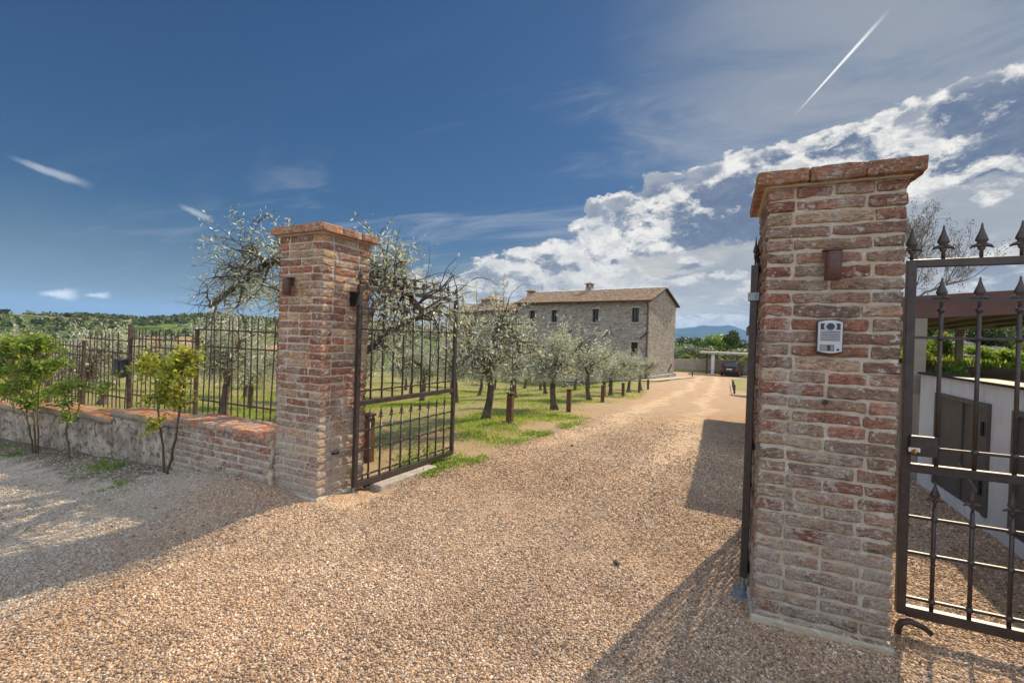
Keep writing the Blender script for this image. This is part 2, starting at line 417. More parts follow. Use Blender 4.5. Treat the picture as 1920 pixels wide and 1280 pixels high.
def m_gravel():
    m, n = mat('pink_gravel', .95, .12)
    v = n.n('ShaderNodeTexVoronoi', i_Scale=62.0); n.set(v.inputs[0], n.W)
    v2 = n.n('ShaderNodeTexVoronoi', i_Scale=24.0); n.set(v2.inputs[0], n.W)
    sp = n.n('ShaderNodeSeparateXYZ'); n.set(sp.inputs[0], n.W)
    col_ = n.cramp(n.n('ShaderNodeSeparateColor', i_0=v.outputs['Color']).outputs[0],
                   [(0, (.24, .165, .115)), (.3, (.40, .29, .20)), (.6, (.50, .385, .275)), (.8, (.31, .235, .18)), (1, (.60, .51, .40))])
    big = n.noise(n.W, .55, 5, .6); mid = n.noise(n.W, 3.5, 6, .65)
    col_ = n.mix(n.ramp(big, .40, .62, 0, .55), col_, (.43, .27, .165))
    col_ = n.mix(n.ramp(mid, .52, .68, 0, .5), col_, (.25, .175, .13))
    # finer, paler wheel tracks further down the drive
    xx = n.math('ADD', sp.outputs[0], n.math('MULTIPLY', n.math('SUBTRACT', n.noise(n.W, .35, 3), .5), 1.4))
    tr = n.math('ABSOLUTE', n.math('SUBTRACT', n.math('ABSOLUTE', n.math('ADD', xx, 1.45)), .75))
    tmask = n.math('MULTIPLY', n.ramp(tr, .12, .42, 1, 0), n.ramp(sp.outputs[1], 4, 7.5))
    tmask = n.math('MULTIPLY', tmask, n.ramp(n.noise(n.W, 2.2, 6, .7), .38, .58))
    col_ = n.mix(n.math('MULTIPLY', tmask, .7), col_, (.58, .46, .32))
    # pale limestone chips of the lane outside the wall
    e = n.math('ADD', n.math('ADD', sp.outputs[0], n.math('MULTIPLY', sp.outputs[1], .35)), n.math('MULTIPLY', n.noise(n.W, 1.6, 5), 1.2))
    lane = n.math('MULTIPLY', n.ramp(e, -3.4, -2.5, 1, 0), n.ramp(sp.outputs[1], 2.9, 3.1, 1, 0))
    pale = n.mix(n.ramp(mid, .4, .65), (.47, .43, .37), (.38, .32, .25))
    col_ = n.mix(n.math('MULTIPLY', lane, .75), col_, pale)
    soil = n.math('MULTIPLY', n.ramp(n.math('ADD', sp.outputs[1], n.math('MULTIPLY', n.noise(n.W, 2.6, 6, .65), 1.3)), 2.85, 3.15), n.math('MULTIPLY', n.ramp(sp.outputs[0], -5.3, -4.9, 1, 0), n.ramp(sp.outputs[1], 2.95, 3.1, 1, 0)))
    col_ = n.mix(n.math('MULTIPLY', soil, .85), col_, n.mix(n.ramp(mid, .4, .6), (.15, .125, .09), (.10, .10, .06)))
    n.set(n.b.inputs['Base Color'], col_)
    hh = n.math('SUBTRACT', 1.2, n.math('ADD', v.outputs[0], n.math('MULTIPLY', v2.outputs[0], .6)))
    bump(n, n.math('ADD', hh, n.math('MULTIPLY', mid, .8)), .8, .016); return m
M['gravel'] = m_gravel()


def m_stone():
    m, n = mat('gravel_stone', .9, .2); c = attr(n)
    n.set(n.b.inputs['Base Color'], n.mix(n.ramp(n.noise(n.W, 160, 3, .6), .35, .65, 0, .35), c, n.mix(1, c, (.6, .52, .46), 'MULTIPLY'))); return m
M['stone'] = m_stone()


def m_ground():
    m, n = mat('orchard_ground', .95, .1)
    a = n.noise(n.W, .8, 6, .62); b = n.noise(n.W, 5, 7, .7); c = n.noise(n.W, 30, 5, .7); big = n.noise(n.W, .012, 6, .6); fld = n.n('ShaderNodeTexVoronoi', i_Scale=.0075)
    n.set(fld.inputs[0], n.vmath('ADD', n.W, n.vmath('SCALE', n.n('ShaderNodeTexNoise', i_Scale=.01).outputs[1], 60.0)))
    g = n.mix(n.ramp(a, .40, .6), (.125, .20, .04), (.20, .25, .065))
    g = n.mix(n.ramp(b, .43, .54, 0, .9), g, n.mix(c, (.36, .27, .18), (.22, .165, .11)))
    g = n.mix(n.ramp(c, .55, .7, 0, .6), g, (.09, .12, .03))
    sp = n.n('ShaderNodeSeparateXYZ'); n.set(sp.inputs[0], n.W)
    vg = n.math('ADD', n.math('ADD', sp.outputs[0], n.math('MULTIPLY', n.math('SUBTRACT', a, .5), 3.2)), n.math('MULTIPLY', n.math('SUBTRACT', b, .5), 2.2))
    g = n.mix(n.math('MULTIPLY', n.ramp(vg, -4.6, -3.3), n.ramp(sp.outputs[1], 30, 34, .9, 0)), g, n.mix(c, (.46, .335, .225), (.25, .18, .12)))
    meadow = n.ramp(sp.outputs[1], 60, 62)
    g = n.mix(n.math('MULTIPLY', meadow, .8), g, n.mix(b, (.16, .26, .03), (.24, .33, .04)))
    ff = n.n('ShaderNodeSeparateColor', i_0=fld.outputs['Color']).outputs[0]
    far = n.cramp(ff, [(0, (.05, .085, .03)), (.30, (.07, .11, .035)), (.45, (.13, .20, .05)), (.60, (.32, .19, .10)), (.72, (.10, .15, .045)), (.86, (.40, .25, .13)), (1, (.06, .09, .03))])
    far = n.mix(n.ramp(n.noise(n.W, .03, 7, .72), .46, .56, 0, .85), far, (.035, .055, .022))
    dist = n.ramp(n.vmath('LENGTH', n.W), 160, 320)
    g = n.mix(dist, g, far)
    n.set(n.b.inputs['Base Color'], g); bump(n, n.math('ADD', b, c), .6, .04); return m
M['ground'] = m_ground()
M['dirt'] = simple('bare_earth', (.30, .23, .15), (.20, .15, .10), 6, .95, .1, .8, .03)


def m_stonewall():
    m, n = mat('rubble_stone_wall', .95, .1)
    sp = n.n('ShaderNodeSeparateXYZ'); n.set(sp.inputs[0], n.P)
    q = n.n('ShaderNodeCombineXYZ'); n.set(q.inputs[0], n.math('ADD', sp.outputs[0], n.math('MULTIPLY', sp.outputs[1], 1.0))); n.set(q.inputs[2], n.math('MULTIPLY', sp.outputs[2], 2.1)); n.set(q.inputs[1], n.math('MULTIPLY', sp.outputs[1], .2))
    qq = n.vmath('ADD', q.outputs[0], n.vmath('SCALE', n.n('ShaderNodeTexNoise', i_Scale=2.5, i_Vector=n.P).outputs[1], .35))
    v = n.n('ShaderNodeTexVoronoi', i_Scale=3.6); n.set(v.inputs[0], qq)
    ve = n.n('ShaderNodeTexVoronoi', i_Scale=3.6, feature='DISTANCE_TO_EDGE'); n.set(ve.inputs[0], qq)
    s0 = n.n('ShaderNodeSeparateColor', i_0=v.outputs['Color']).outputs[0]
    c = n.cramp(s0, [(0, (.23, .20, .17)), (.3, (.42, .38, .32)), (.6, (.31, .285, .255)), (.85, (.52, .48, .42)), (1, (.20, .16, .13))])
    c = n.mix(n.ramp(ve.outputs[0], .03, .09, .75, 0), c, (.42, .37, .29))
    a = n.noise(n.P, 1.1, 6, .65); b = n.noise(n.P, 7, 6, .7)
    c = n.mix(n.ramp(a, .50, .64, 0, .45), c, (.44, .41, .36))
    c = n.mix(n.ramp(b, .60, .68, 0, .85), c, (.11, .085, .065))
    n.set(n.b.inputs['Base Color'], c); bump(n, n.math('ADD', n.ramp(ve.outputs[0], 0, .12), b), .9, .06); return m
M['stonewall'] = m_stonewall()


def m_roof():
    m, n = mat('terracotta_tiles', .9, .15); c = attr(n)
    c = n.mix(n.ramp(n.noise(n.P, 9, 5, .7), .4, .65, 0, .7), c, (.25, .17, .11))
    n.set(n.b.inputs['Base Color'], c); return m
M['roof'] = m_roof()
M['lit_flange'] = simple('lit_taupe_flange', (.52, .50, .42), (.44, .42, .35), 4, .6, .3, 0)  # lower purlin edges coloured paler, bounce light painted into the taupe
M['brownbeam'] = simple('brown_fascia', (.115, .050, .038), (.090, .040, .032), 5, .55, .4, .05, .002)
M['greybeam'] = simple('taupe_painted_steel', (.26, .24, .185), (.21, .195, .15), 4, .6, .3, .05, .002)
M['greydoor'] = simple('grey_metal_door', (.105, .095, .092), (.085, .078, .076), 5, .5, .4, .05, .002)
M['shutter'] = simple('dark_wood_shutter', (.055, .045, .042), (.035, .03, .03), 12, .6, .3, .2, .01)
M['post'] = simple('weathered_brown_post', (.155, .078, .052), (.095, .050, .036), 16, .8, .2, .5, .006)
M['carpaint'] = simple('black_car_paint', (.012, .013, .018), (.015, .016, .022), 3, .22, .6, 0)
M['redlamp'] = simple('red_lamp_plastic', (.35, .02, .015), (.28, .015, .01), 3, .3, .5, 0)
M['white'] = simple('white_paint', (.75, .75, .74), (.68, .68, .67), 8, .6, .3, 0)
M['rendered'] = simple('rendered_retaining_wall', (.42, .38, .32), (.33, .30, .26), 2, .9, .1, .3, .02)
M['lichen'] = simple('pale_footing', (.46, .43, .37), (.34, .31, .27), 8, .95, .1, .8, .02)
M['plate'] = simple('grey_box_plastic', (.045, .048, .055), (.06, .062, .07), 8, .5, .4, 0)
M['cane'] = simple('straw_cane', (.55, .42, .24), (.45, .33, .18), 20, .8, .2, 0)

# ================================================================== SETTING
def grid_sheet(name, xs, ys, m, zfn):
    X, Y = np.meshgrid(xs, ys); Z = zfn(X, Y); V = np.stack([X, Y, Z], -1).reshape(-1, 3)
    nx, ny = len(xs), len(ys); i = np.arange(nx-1)[None, :]+np.arange(ny-1)[:, None]*nx; i = i.ravel()
    F = np.stack([i, i+1, i+nx+1, i+nx], -1)
    return fast(name, V, F, m, smooth=True)


def vnoise(X, Y, s, seed=0.):
    f = np.vectorize(lambda a, b: noise.noise((a*s+seed, b*s-seed, seed)))
    return f(X, Y)


def axis(near_lo, near_hi, step, far, k=1.09):
    a = list(np.arange(near_lo, near_hi+1e-6, step)); s = step; p = near_hi
    while p < far: s *= k; p += s; a.append(p)
    s = step; p = near_lo; b = []
    while p > -far: s *= k; p -= s; b.append(p)
    return np.array(b[::-1]+a)


gx, gy = axis(-22, 8, .3, 3500), axis(-3, 62, .35, 3500)
def ground_z(X, Y):
    near = np.exp(-(np.hypot(X, Y)/60)**2)
    return H(X, Y)+near*(.022*vnoise(X, Y, .9)+.012*vnoise(X, Y, 3.1, 5.))-.012 + (1-near)*vnoise(X, Y, .02, 3)*.8*ss(90, 300, np.hypot(X, Y))
tag(grid_sheet('ground', gx, gy, M['ground'], ground_z), kind='structure')

# driveway and forecourt: one gravel sheet whose ragged edge dips into the ground
DL = ([-3, 2.8, 3.4, 4.9, 7.8, 12, 19, 24, 29, 34, 38, 60], [-40, -40, -2.95, -2.72, -2.62, -2.75, -3.15, -3.5, -4.5, -4.9, -4.2, -7])
DR = ([-3, 6, 14, 16, 24, 27, 50, 60], [9, 9, 6.5, 2.2, 1.2, .35, .3, 7])
def edge_dist(X, Y):
    l = np.interp(Y, *DL); r = np.interp(Y, *DR); d = np.minimum(X-l, r-X)
    d = np.where(Y < 3.0, np.where(X < -3.1, np.minimum(2.9-Y, 4), d), d)
    return d+.28*vnoise(X, Y, 1.1, 9.)+.12*vnoise(X, Y, 4., 2.)
dx = np.concatenate([np.arange(-30, -9, .5), np.arange(-9, 5, .1), np.arange(5, 9.3, .4)])
dy = np.concatenate([np.arange(-3, 12, .1), np.arange(12, 30, .2), np.arange(30, 60, .5)])
def drive_z(X, Y):
    e = edge_dist(X, Y)
    heap = .07*ss(.0, .9, X+5.3)*ss(-2.6, -3.6, X)*ss(1.7, 2.8, Y)*ss(3.3, 2.9, Y)
    rut = -.018*np.exp(-((np.abs(X+1.45)-.75)/.25)**2)*ss(5, 9, Y)
    return ground_z(X, Y)+.012+.012*ss(0, .3, e)-.07*ss(.1, -.45, e)+.010*vnoise(X, Y, 2.3, 4.)+heap+rut
DZ = drive_z(*np.meshgrid(dx, dy))
tag(grid_sheet('driveway', dx, dy, M['gravel'], lambda X, Y: DZ), kind='structure')


# loose gravel stones on it
def stones(name, n, dmin, dmax, smin, smax, seed, kind_cols, region):
    g = np.random.default_rng(seed)
    az = g.uniform(-1.30, .50, n*4); u = g.random(n*4); r = dmin*(dmax/dmin)**(u**.8)
    X = r*np.sin(az); Y = r*np.cos(az)
    ok = region(X, Y, g); X, Y, r = X[ok][:n], Y[ok][:n], r[ok][:n]; k = len(X)
    gi = {}
    ix = np.clip(np.searchsorted(dx, X)-1, 0, len(dx)-2); iy = np.clip(np.searchsorted(dy, Y)-1, 0, len(dy)-2)
    fx = (X-dx[ix])/(dx[ix+1]-dx[ix]); fy = (Y-dy[iy])/(dy[iy+1]-dy[iy])
    Z = (DZ[iy, ix]*(1-fx)+DZ[iy, ix+1]*fx)*(1-fy)+(DZ[iy+1, ix]*(1-fx)+DZ[iy+1, ix+1]*fx)*fy
    s = g.uniform(smin, smax, k)*(.75+.5*g.random(k)**2)*np.clip(r/5, .8, 1.12)
    base = np.array([(1, 0, 0), (.5, .87, 0), (-.5, .87, 0), (-1, 0, 0), (-.5, -.87, 0), (.5, -.87, 0), (.25, .1, 1), (-.35, -.15, .85), (0, 0, -1)], float)
    T = np.array([(0, 1, 6), (1, 2, 6), (2, 3, 7), (3, 4, 7), (4, 5, 7), (5, 0, 6), (6, 2, 7), (5, 6, 7), (1, 0, 8), (2, 1, 8), (3, 2, 8), (4, 3, 8), (5, 4, 8), (0, 5, 8)])
    V = base[None]*g.uniform(.65, 1.3, (k, 9, 3))
    V = V*np.stack([s*g.uniform(.8, 1.5, k), s, s*g.uniform(.45, .8, k)], -1)[:, None, :]*.5
    a = g.uniform(0, 6.28, k); t = g.normal(0, .35, k)
    ca, sa, ct, st = np.cos(a), np.sin(a), np.cos(t), np.sin(t)
    x = V[..., 0]*ct[:, None]-V[..., 2]*st[:, None]; z = V[..., 0]*st[:, None]+V[..., 2]*ct[:, None]; y = V[..., 1]
    V = np.stack([x*ca[:, None]-y*sa[:, None]+X[:, None], x*sa[:, None]+y*ca[:, None]+Y[:, None], z+(Z+s*.12)[:, None]], -1)
    cols = kind_cols(X, Y, k, g); cols = np.repeat(cols, 9, 0)
    F = (T[None]+np.arange(k)[:, None, None]*9).reshape(-1, 3)
    return fast(name, V.reshape(-1, 3), F, M['stone'], cols=cols)


PINK = np.array([(.43, .31, .215), (.53, .41, .29), (.33, .225, .15), (.60, .50, .375), (.22, .16, .12), (.45, .35, .27), (.70, .62, .53), (.17, .14, .12), (.46, .29, .18), (.50, .37, .25)])
PALE = np.array([(.50, .46, .40), (.43, .39, .33), (.58, .54, .48), (.36, .31, .26), (.46, .38, .28)])
def gcols(X, Y, k, g):
    mod = 1+.30*vnoise(X, Y, .8, 17.)+.28*vnoise(X, Y, 3.1, 3.)
    c = PINK[g.integers(0, len(PINK), k)]*g.uniform(.8, 1.15, (k, 1))*mod[:, None]*np.array((1, .985, .97))
    p = PALE[g.integers(0, len(PALE), k)]*g.uniform(.8, 1.1, (k, 1))
    e = X+.35*Y+g.normal(0, .25, k); wgt = ((e < -3.0) & (Y < 2.95))
    return np.where(wgt[:, None], p, c)
def gregion(X, Y, g): return (g.random(len(X)) < 1.1-ss(4.0, 15, np.hypot(X, Y))*1.1) & (g.random(len(X)) > .80*ss(3.8, 7, Y)*np.exp(-((np.abs(X+1.45+.3*np.sin(Y*.5))-.75)/.28)**2)) & (edge_dist(X, Y) > -.9*g.random(len(X))**5) & ((X > -5.1) | (Y < 2.15) | (g.random(len(X)) < .35)) & (X > -9) & (X < 2.15) & (Y > .2) & ~((X < -2.85) & (X > -10) & (Y > 2.8) & (Y < 3.6)) & ~((X > .12) & (X < .8) & (Y > 2.78) & (Y < 3.42))
tag(stones('gravel', 230000, 1.3, 15, .0105, .0195, 3, gcols, gregion), 'loose pinkish beige gravel chips covering the driveway and forecourt', 'gravel', kind='stuff')


# ------------------------------------------------------------------ bricks
BR = [(.235, .105, .075), (.20, .095, .07), (.27, .135, .095), (.28, .185, .135), (.215, .15, .118), (.31, .22, .16), (.17, .115, .092), (.235, .135, .105), (.25, .16, .125)]
BRL = [(.27, .13, .085), (.24, .105, .07), (.31, .18, .11), (.30, .20, .13), (.23, .155, .11), (.34, .245, .16), (.21, .11, .08)]


def brick(mb, c, L, W, Hh, rot=0., colr=(.3, .12, .08), r=.012, amp=.0035, seg=(8, 3, 3)):
    def ax(hh, n):
        return [-hh, -hh+r*.45, -hh+r*1.1]+list(np.linspace(-hh+r*1.1, hh-r*1.1, n+1)[1:-1])+[hh-r*1.1, hh-r*.45, hh]
    hx, hy, hz_ = L/2, W/2, Hh/2
    axs = [ax(hx, seg[0]), ax(hy, seg[1]), ax(hz_, seg[2])]
    idx = {}; V = []; F = []
    n = [len(a) for a in axs]
    def vid(i, j, k):
        if (i, j, k) not in idx:
            p = [axs[0][i], axs[1][j], axs[2][k]]; hl = (hx, hy, hz_)
            q = [max(-hl[t]+r, min(hl[t]-r, p[t])) for t in range(3)]; d = [p[t]-q[t] for t in range(3)]
            l = math.sqrt(sum(t*t for t in d))
            if l > 1e-6: p = [q[t]+d[t]/l*min(l, r) for t in range(3)]
            idx[(i, j, k)] = len(V); V.append(p)
        return idx[(i, j, k)]
    for a in range(3):
        b, c_ = (a+1) % 3, (a+2) % 3
        for side in (0, n[a]-1):
            for i in range(n[b]-1):
                for j in range(n[c_]-1):
                    q = []
                    for di, dj in ((0, 0), (1, 0), (1, 1), (0, 1)):
                        t = [0, 0, 0]; t[a] = side; t[b] = i+di; t[c_] = j+dj; q.append(vid(*t))
                    F.append(tuple(q if side else q[::-1]))
    cs, sn = math.cos(rot), math.sin(rot); out = []; s0 = random.random()*100
    for p in V:
        d = noise.noise_vector((p[0]*28+s0, p[1]*28, p[2]*28))*amp+noise.noise_vector((p[0]*9+s0, p[1]*9, p[2]*9+s0))*amp*1.3
        x, y, z = p[0]+d[0], p[1]+d[1], p[2]+d[2]
        out.append((c[0]+x*cs-y*sn, c[1]+x*sn+y*cs, c[2]+z))
    mb.add(out, F, colr)


def rcol(pal, v=.16):
    c = random.choice(pal); k = random.uniform(1-v, 1+v); return tuple(min(.6, t*k) for t in c)


def mortar_core(w_, d_, h_, amp=.004, step=.014):
    mb = MB(); r = .0
    per = []
    nx = max(2, int(w_/step)); ny = max(2, int(d_/step)); nz = max(2, int(h_/step))
    for i in range(nx): per.append((-w_/2+w_*i/nx, -d_/2, 0, -1))
    for i in range(ny): per.append((w_/2, -d_/2+d_*i/ny, 1, 0))
    for i in range(nx): per.append((w_/2-w_*i/nx, d_/2, 0, 1))
    for i in range(ny): per.append((-w_/2, d_/2-d_*i/ny, -1, 0))
    m = len(per); V = []; s0 = random.random()*50
    for k in range(nz+1):
        z = h_*k/nz
        for (x, y, a, b) in per:
            d = noise.noise((x*14+s0, y*14, z*14))*amp*1.5+noise.noise((x*50, y*50+s0, z*50))*amp*.7
            V.append((x+a*d, y+b*d, z))
    F = [(k*m+i, k*m+(i+1) % m, (k+1)*m+(i+1) % m, (k+1)*m+i) for k in range(nz) for i in range(m)]
    F += [tuple(range(m))[::-1], tuple(nz*m+i for i in range(m))]
    mb.add(V, F); return mb


def brick_pillar(loc, rz, w_, hgt, ncourse, pal, label):
    root = empty('brick_pillar', loc, rz); tag(root, label, 'gate pillar', 'brick pillars of the driveway gate')
    ch = hgt/ncourse; j = .0135; bd = .12; mb = MB()
    for k in range(ncourse):
        z = ch*(k+.5); hh = ch-j
        for side in range(4):
            full = (k+side) % 2 == 0
            span = w_ if full else w_-2*(bd+j)
            if full:
                lens = [.23, .5, .27] if (k//2) % 2 == 0 else [.27, .5, .23]
                if k % 4 == 3 or k % 4 == 2: lens = [.49, .51] if random.random() < .8 else [.30, .45, .25]
            else: lens = [1.] if random.random() < .62 else [.5, .5]
            lens = np.array(lens)+np.array([random.uniform(-.02, .02) for _ in lens]); lens /= lens.sum()
            a = -span/2; ang = side*math.pi/2
            for i, l in enumerate(lens):
                L = span*l; jl = 0 if (i == 0) else j/2; jr = 0 if i == len(lens)-1 else j/2
                x = a+(jl+L-jr)/2; y = -w_/2+bd/2+random.uniform(-.0025, .0035); a += L
                brick(mb, (x*math.cos(ang)-y*math.sin(ang), x*math.sin(ang)+y*math.cos(ang), z+random.uniform(-.0015, .0015)),
                      L-jl-jr, bd, hh*random.uniform(.92, 1.06), ang+random.uniform(-.008, .008), rcol(pal, .28), amp=.0050, r=.010)
    # bricks part
    b = mb.build('brickwork', M['brick'], root, smooth=True, col=True)
    mortar_core(w_-.019, w_-.019, hgt).build('mortar', M['mortar'], root, smooth=True)
    # cap of large bricks
    cw = w_+.112; cp = MB(); n = 3; q = cw/n
    for i in range(n):
        for jx in range(n):
            if i == 1 and jx == 1: continue
            brick(cp, (-cw/2+q*(i+.5), -cw/2+q*(jx+.5), hgt+.042), q-.001, q-.001, .070, random.uniform(-.008, .008), rcol([(.27, .135, .085), (.23, .12, .08), (.30, .16, .10)], .1), r=.010, amp=.0045, seg=(7, 7, 3))
    cp.box((0, 0, hgt+.040), (q+.01, q+.01, .074), 0, (.33, .15, .09))
    cp.build('cap', M['brick'], root, smooth=True, col=True)
    mm = MB(); mm.box((0, 0, hgt+.004), (w_+.03, w_+.03, .014)); mm.build('cap_bedding', M['mortar'], root, bevel=.004)
    mortar_core(w_+.022, w_+.022, .05, .008).build('footing', M['mortar'], root, smooth=True)
    return root


HP = 2.34
PL = brick_pillar((-3.15-.28, 2.848+.28, 0), R(-1.2), .56, HP, 34, BRL, 'brick gate pillar at the left of the drive joined to the low brick wall')
PR = brick_pillar((.166+.299, 2.809+.299, 0), R(.85), .598, 2.343, 34, BR, 'large near brick gate pillar on the right with the silver intercom')

# ------------------------------------------------------------------ low brick wall and plaster wall
wl = empty('brick_wall', (-4.44, 3.03, 0)); tag(wl, 'low brick wall with brick coping between the left pillar and the plastered wall', 'wall')
mb = MB(); L0, L1, ch = -.745, .725, .068
for k in range(7):
    z = ch*(k+.5)+.01; x = L0-(k % 2)*.12
    while x < L1-.02:
        l = random.choice([.26, .25, .27, .125]); a = max(x, L0); b = min(x+l, L1)
        if b-a > .04: brick(mb, ((a+b)/2, -.155+random.uniform(-.003, .004), z), b-a-.013, .11, (ch-.014)*random.uniform(.9, 1.04), 0, rcol(BR+[(.36, .25, .18), (.30, .22, .17)]), seg=(6, 2, 2))
        x += l
mb.build('brickwork', M['wallbrick'], wl, smooth=True, col=True)
mc = mortar_core(1.462, .395, .50, .009); mc.build('mortar', M['mortar'], wl, smooth=True).location = (-.01, -.002, -.01)
cb = MB(); x = L0-.01
while x < L1-.05:
    q = random.uniform(.125, .155)
    q = min(q, L1-x)
    brick(cb, (x+q/2, -.085, .515+random.uniform(-.003, .004)), q-.008, .27, .055, random.uniform(-.01, .01), rcol([(.46, .17, .085), (.40, .16, .09), (.50, .22, .12), (.42, .30, .22)], .12), seg=(3, 5, 2))
    brick(cb, (x+q/2, .12, .517), q-.008, .13, .05, 0, rcol([(.42, .17, .09), (.38, .25, .17)], .12), seg=(3, 3, 2)); x += q
cb.build('coping', M['wallbrick'], wl, smooth=True, col=True)
ft = MB(); ft.box((-.01, -.205, -.02), (1.46, .05, .12)); fo = ft.build('footing', M['lichen'], wl, bevel=.012)


def rough_block(x0, x1, y0, y1, z0, z1a, z1b, amp=.018, step=.045, seed=0.):
    """a weathered block, top sloping from z1a (x0) to z1b (x1)"""
    nx, ny, nz = [max(2, int(d/step)) for d in (x1-x0, y1-y0, max(z1a, z1b)-z0)]; idx = {}; V = []; F = []
    def vid(i, j, k):
        if (i, j, k) not in idx:
            zt = z1a+(z1b-z1a)*i/nx; p = Vector((x0+(x1-x0)*i/nx, y0+(y1-y0)*j/ny, z0+(zt-z0)*k/nz))
            d = noise.noise_vector(p*5+Vector((seed, 0, 0)))*amp+noise.noise_vector(p*19)*amp*.45
            d[0] *= .3; idx[(i, j, k)] = len(V); V.append(tuple(p+d))
        return idx[(i, j, k)]
    n = (nx, ny, nz)
    for a in range(3):
        b, c_ = (a+1) % 3, (a+2) % 3
        for side in (0, n[a]):
            for i in range(n[b]):
                for j in range(n[c_]):
                    q = []
                    for di, dj in ((0, 0), (1, 0), (1, 1), (0, 1)):
                        t = [0, 0, 0]; t[a] = side; t[b] = i+di; t[c_] = j+dj; q.append(vid(*t))
                    F.append(tuple(q if side else q[::-1]))
    m = MB(); m.add(V, F); return m


pw = empty('plastered_wall', (0, 0, 0)); tag(pw, 'low weathered plaster wall stepping down to the left beneath the iron fence', 'wall')
steps = [(-6.50, -5.20, .485, .47), (-7.30, -6.51, .385, .37), (-8.5, -7.31, .37, .33), (-9.6, -8.51, .27, .25), (-12.5, -9.61, .2, .15)]
whole = MB(); cop = MB()
for q, (a, b, za, zb) in enumerate(steps):
    rb = rough_block(a, b, 2.86, 3.20, -.55, za-.035, zb-.035, .016, .045, q*3.1); whole.add(rb.v, rb.f)
    rb = rough_block(a-.01, b-.003, 2.835, 3.22, min(za, zb)-.05, za, zb, .016, .04, q*7.7); cop.add(rb.v, rb.f)
whole.build('plaster_body', M['plaster'], pw, smooth=True); cop.build('coping', M['coping'], pw, smooth=True)

# ------------------------------------------------------------------ wrought iron: finials and gates
def finial(s=1., side=True):
    m = MB()
    m.lathe((0, 0, 0), [(.0085*s, -.005), (.0085*s, .030*s), (.016*s, .038*s), (.016*s, .044*s), (.010*s, .052*s), (.011*s, .066*s), (.027*s, .080*s), (.0265*s, .090*s), (.013*s, .125*s), (.006*s, .150*s), (.0045*s, .168*s), (.0008, .174*s)], 8, 1, .55)
    for sg in ((-1, 1) if side else ()):
        m.tube([(0, 0, .052*s), (sg*.018*s, 0, .057*s), (sg*.034*s, 0, .054*s), (sg*.046*s, 0, .044*s)], [.010*s, .0095*s, .0085*s, .003*s], 6)
        m.tube([(0, 0, .060*s), (sg*.018*s, 0, .066*s), (sg*.030*s, 0, .060*s)], [.008*s, .006*s, .003*s], 6)
    return m


FIN = None
def add_finial(parent, x, z, s=1.):
    global FIN
    if FIN is None:
        o = finial().build('finial', M['metal'], parent, smooth=True); FIN = o
    else: o = FIN.copy(); C.objects.link(o); o.parent = parent
    o.location = (x, 0, z); o.scale = (s, s, s); return o


def gate(name, loc, rz, L, dz_, label, sq=.040, first=None):
    """leaf in its own frame: x along the leaf from the hinge, z up"""
    g = empty(name, loc, rz); tag(g, label, 'gate', 'iron gate leaves')
    zb, zm0, zm1, zt = .055+dz_, .812+dz_, .858+dz_, 1.935+dz_
    f = MB(); f.box((sq/2, 0, (zb+zt)/2), (sq, sq, zt-zb)); f.box((L-sq/2, 0, (zb+zt)/2), (sq, sq, zt-zb))
    f.box((L/2, 0, zt-sq/2+.001), (L-2*sq+.002, sq*.96, sq)); f.box((L/2, 0, zb+sq/2-.001), (L-2*sq+.002, sq*.96, sq+.012)); f.box((L/2, 0, (zm0+zm1)/2), (L-2*sq+.002, sq*.9, zm1-zm0))
    f.build('frame', M['metal'], g, bevel=.003)
    for zr in (1.720+dz_, 1.525+dz_, .945+dz_, .575+dz_, .385+dz_, .145+dz_):
        r = MB(); r.box((L/2, 0, zr), (L-2*sq+.004, .014, .014)); r.build('rail', M['metal'], g)
    n = int(round((L-2*sq)/.1495))-1; sp_ = (L-2*sq)/(n+1)
    if first: sp_ = .148; n = int((L-sq-first)/sp_)+0
    tall = short = None
    for i in range(n):
        x = sq+sp_*(i+1) if not first else first+sp_*i
        if tall is None:
            m = MB(); m.lathe((0, 0, 0), [(.0098, 0), (.0098, .832)], 8)
            for zc in (.075, .655, .80): m.lathe((0, 0, zc), [(.0105, .0), (.0170, .008), (.0170, .020), (.0105, .028)], 8)
            tall = m.build('picket', M['metal'], g, smooth=True); tall.location = (x, 0, zm1-.002)
            m = MB(); m.lathe((0, 0, 0), [(.0098, 0), (.0098, .545)], 8)
            for zc in (.035, .275, .465): m.lathe((0, 0, zc), [(.0105, .0), (.0170, .008), (.0170, .020), (.0105, .028)], 8)
            short = m.build('picket', M['metal'], g, smooth=True); short.location = (x, 0, zb+sq)
            a, b = tall, short
        else:
            a = tall.copy(); C.objects.link(a); a.location.x = x; a.parent = g
            b = short.copy(); C.objects.link(b); b.location.x = x; b.parent = g
        add_finial(a, 0, .828, .90); add_finial(b, 0, .54, .80)
        m = add_finial(g, x, zt+.008, .98)
    if True: add_finial(g, sq/2, zt+.001, .98); add_finial(g, L-sq/2, zt+.001, .98)
    return g


azL = math.atan2(math.cos(R(3.93)), math.sin(R(3.93)))
GL = gate('gate_leaf', (-3.09, 3.20, 0), azL, 1.535, 0, 'open iron gate leaf hinged on the left brick pillar')
hb = MB(); hb.box((-.020, .03, 1.80), (.05, .10, .10)); hb.box((-.03, .05, 1.80), (.03, .14, .13)); hb.tube([(-.005, .0, 1.73), (-.005, .0, 1.87)], .014, 8)
hb.build('hinge', M['black'], GL, bevel=.004)
hb = MB(); hb.tube([(.01, .0, -.005), (.01, 0, .055)], .012, 8); hb.box((-.01, .0, .004), (.11, .09, .012)); hb.build('pivot', M['galv'], GL, bevel=.003)
kb = MB(); kb.box((.30, .025, .045), (.28, .012, .075)); kb.build('kick_plate', M['metal'], GL)

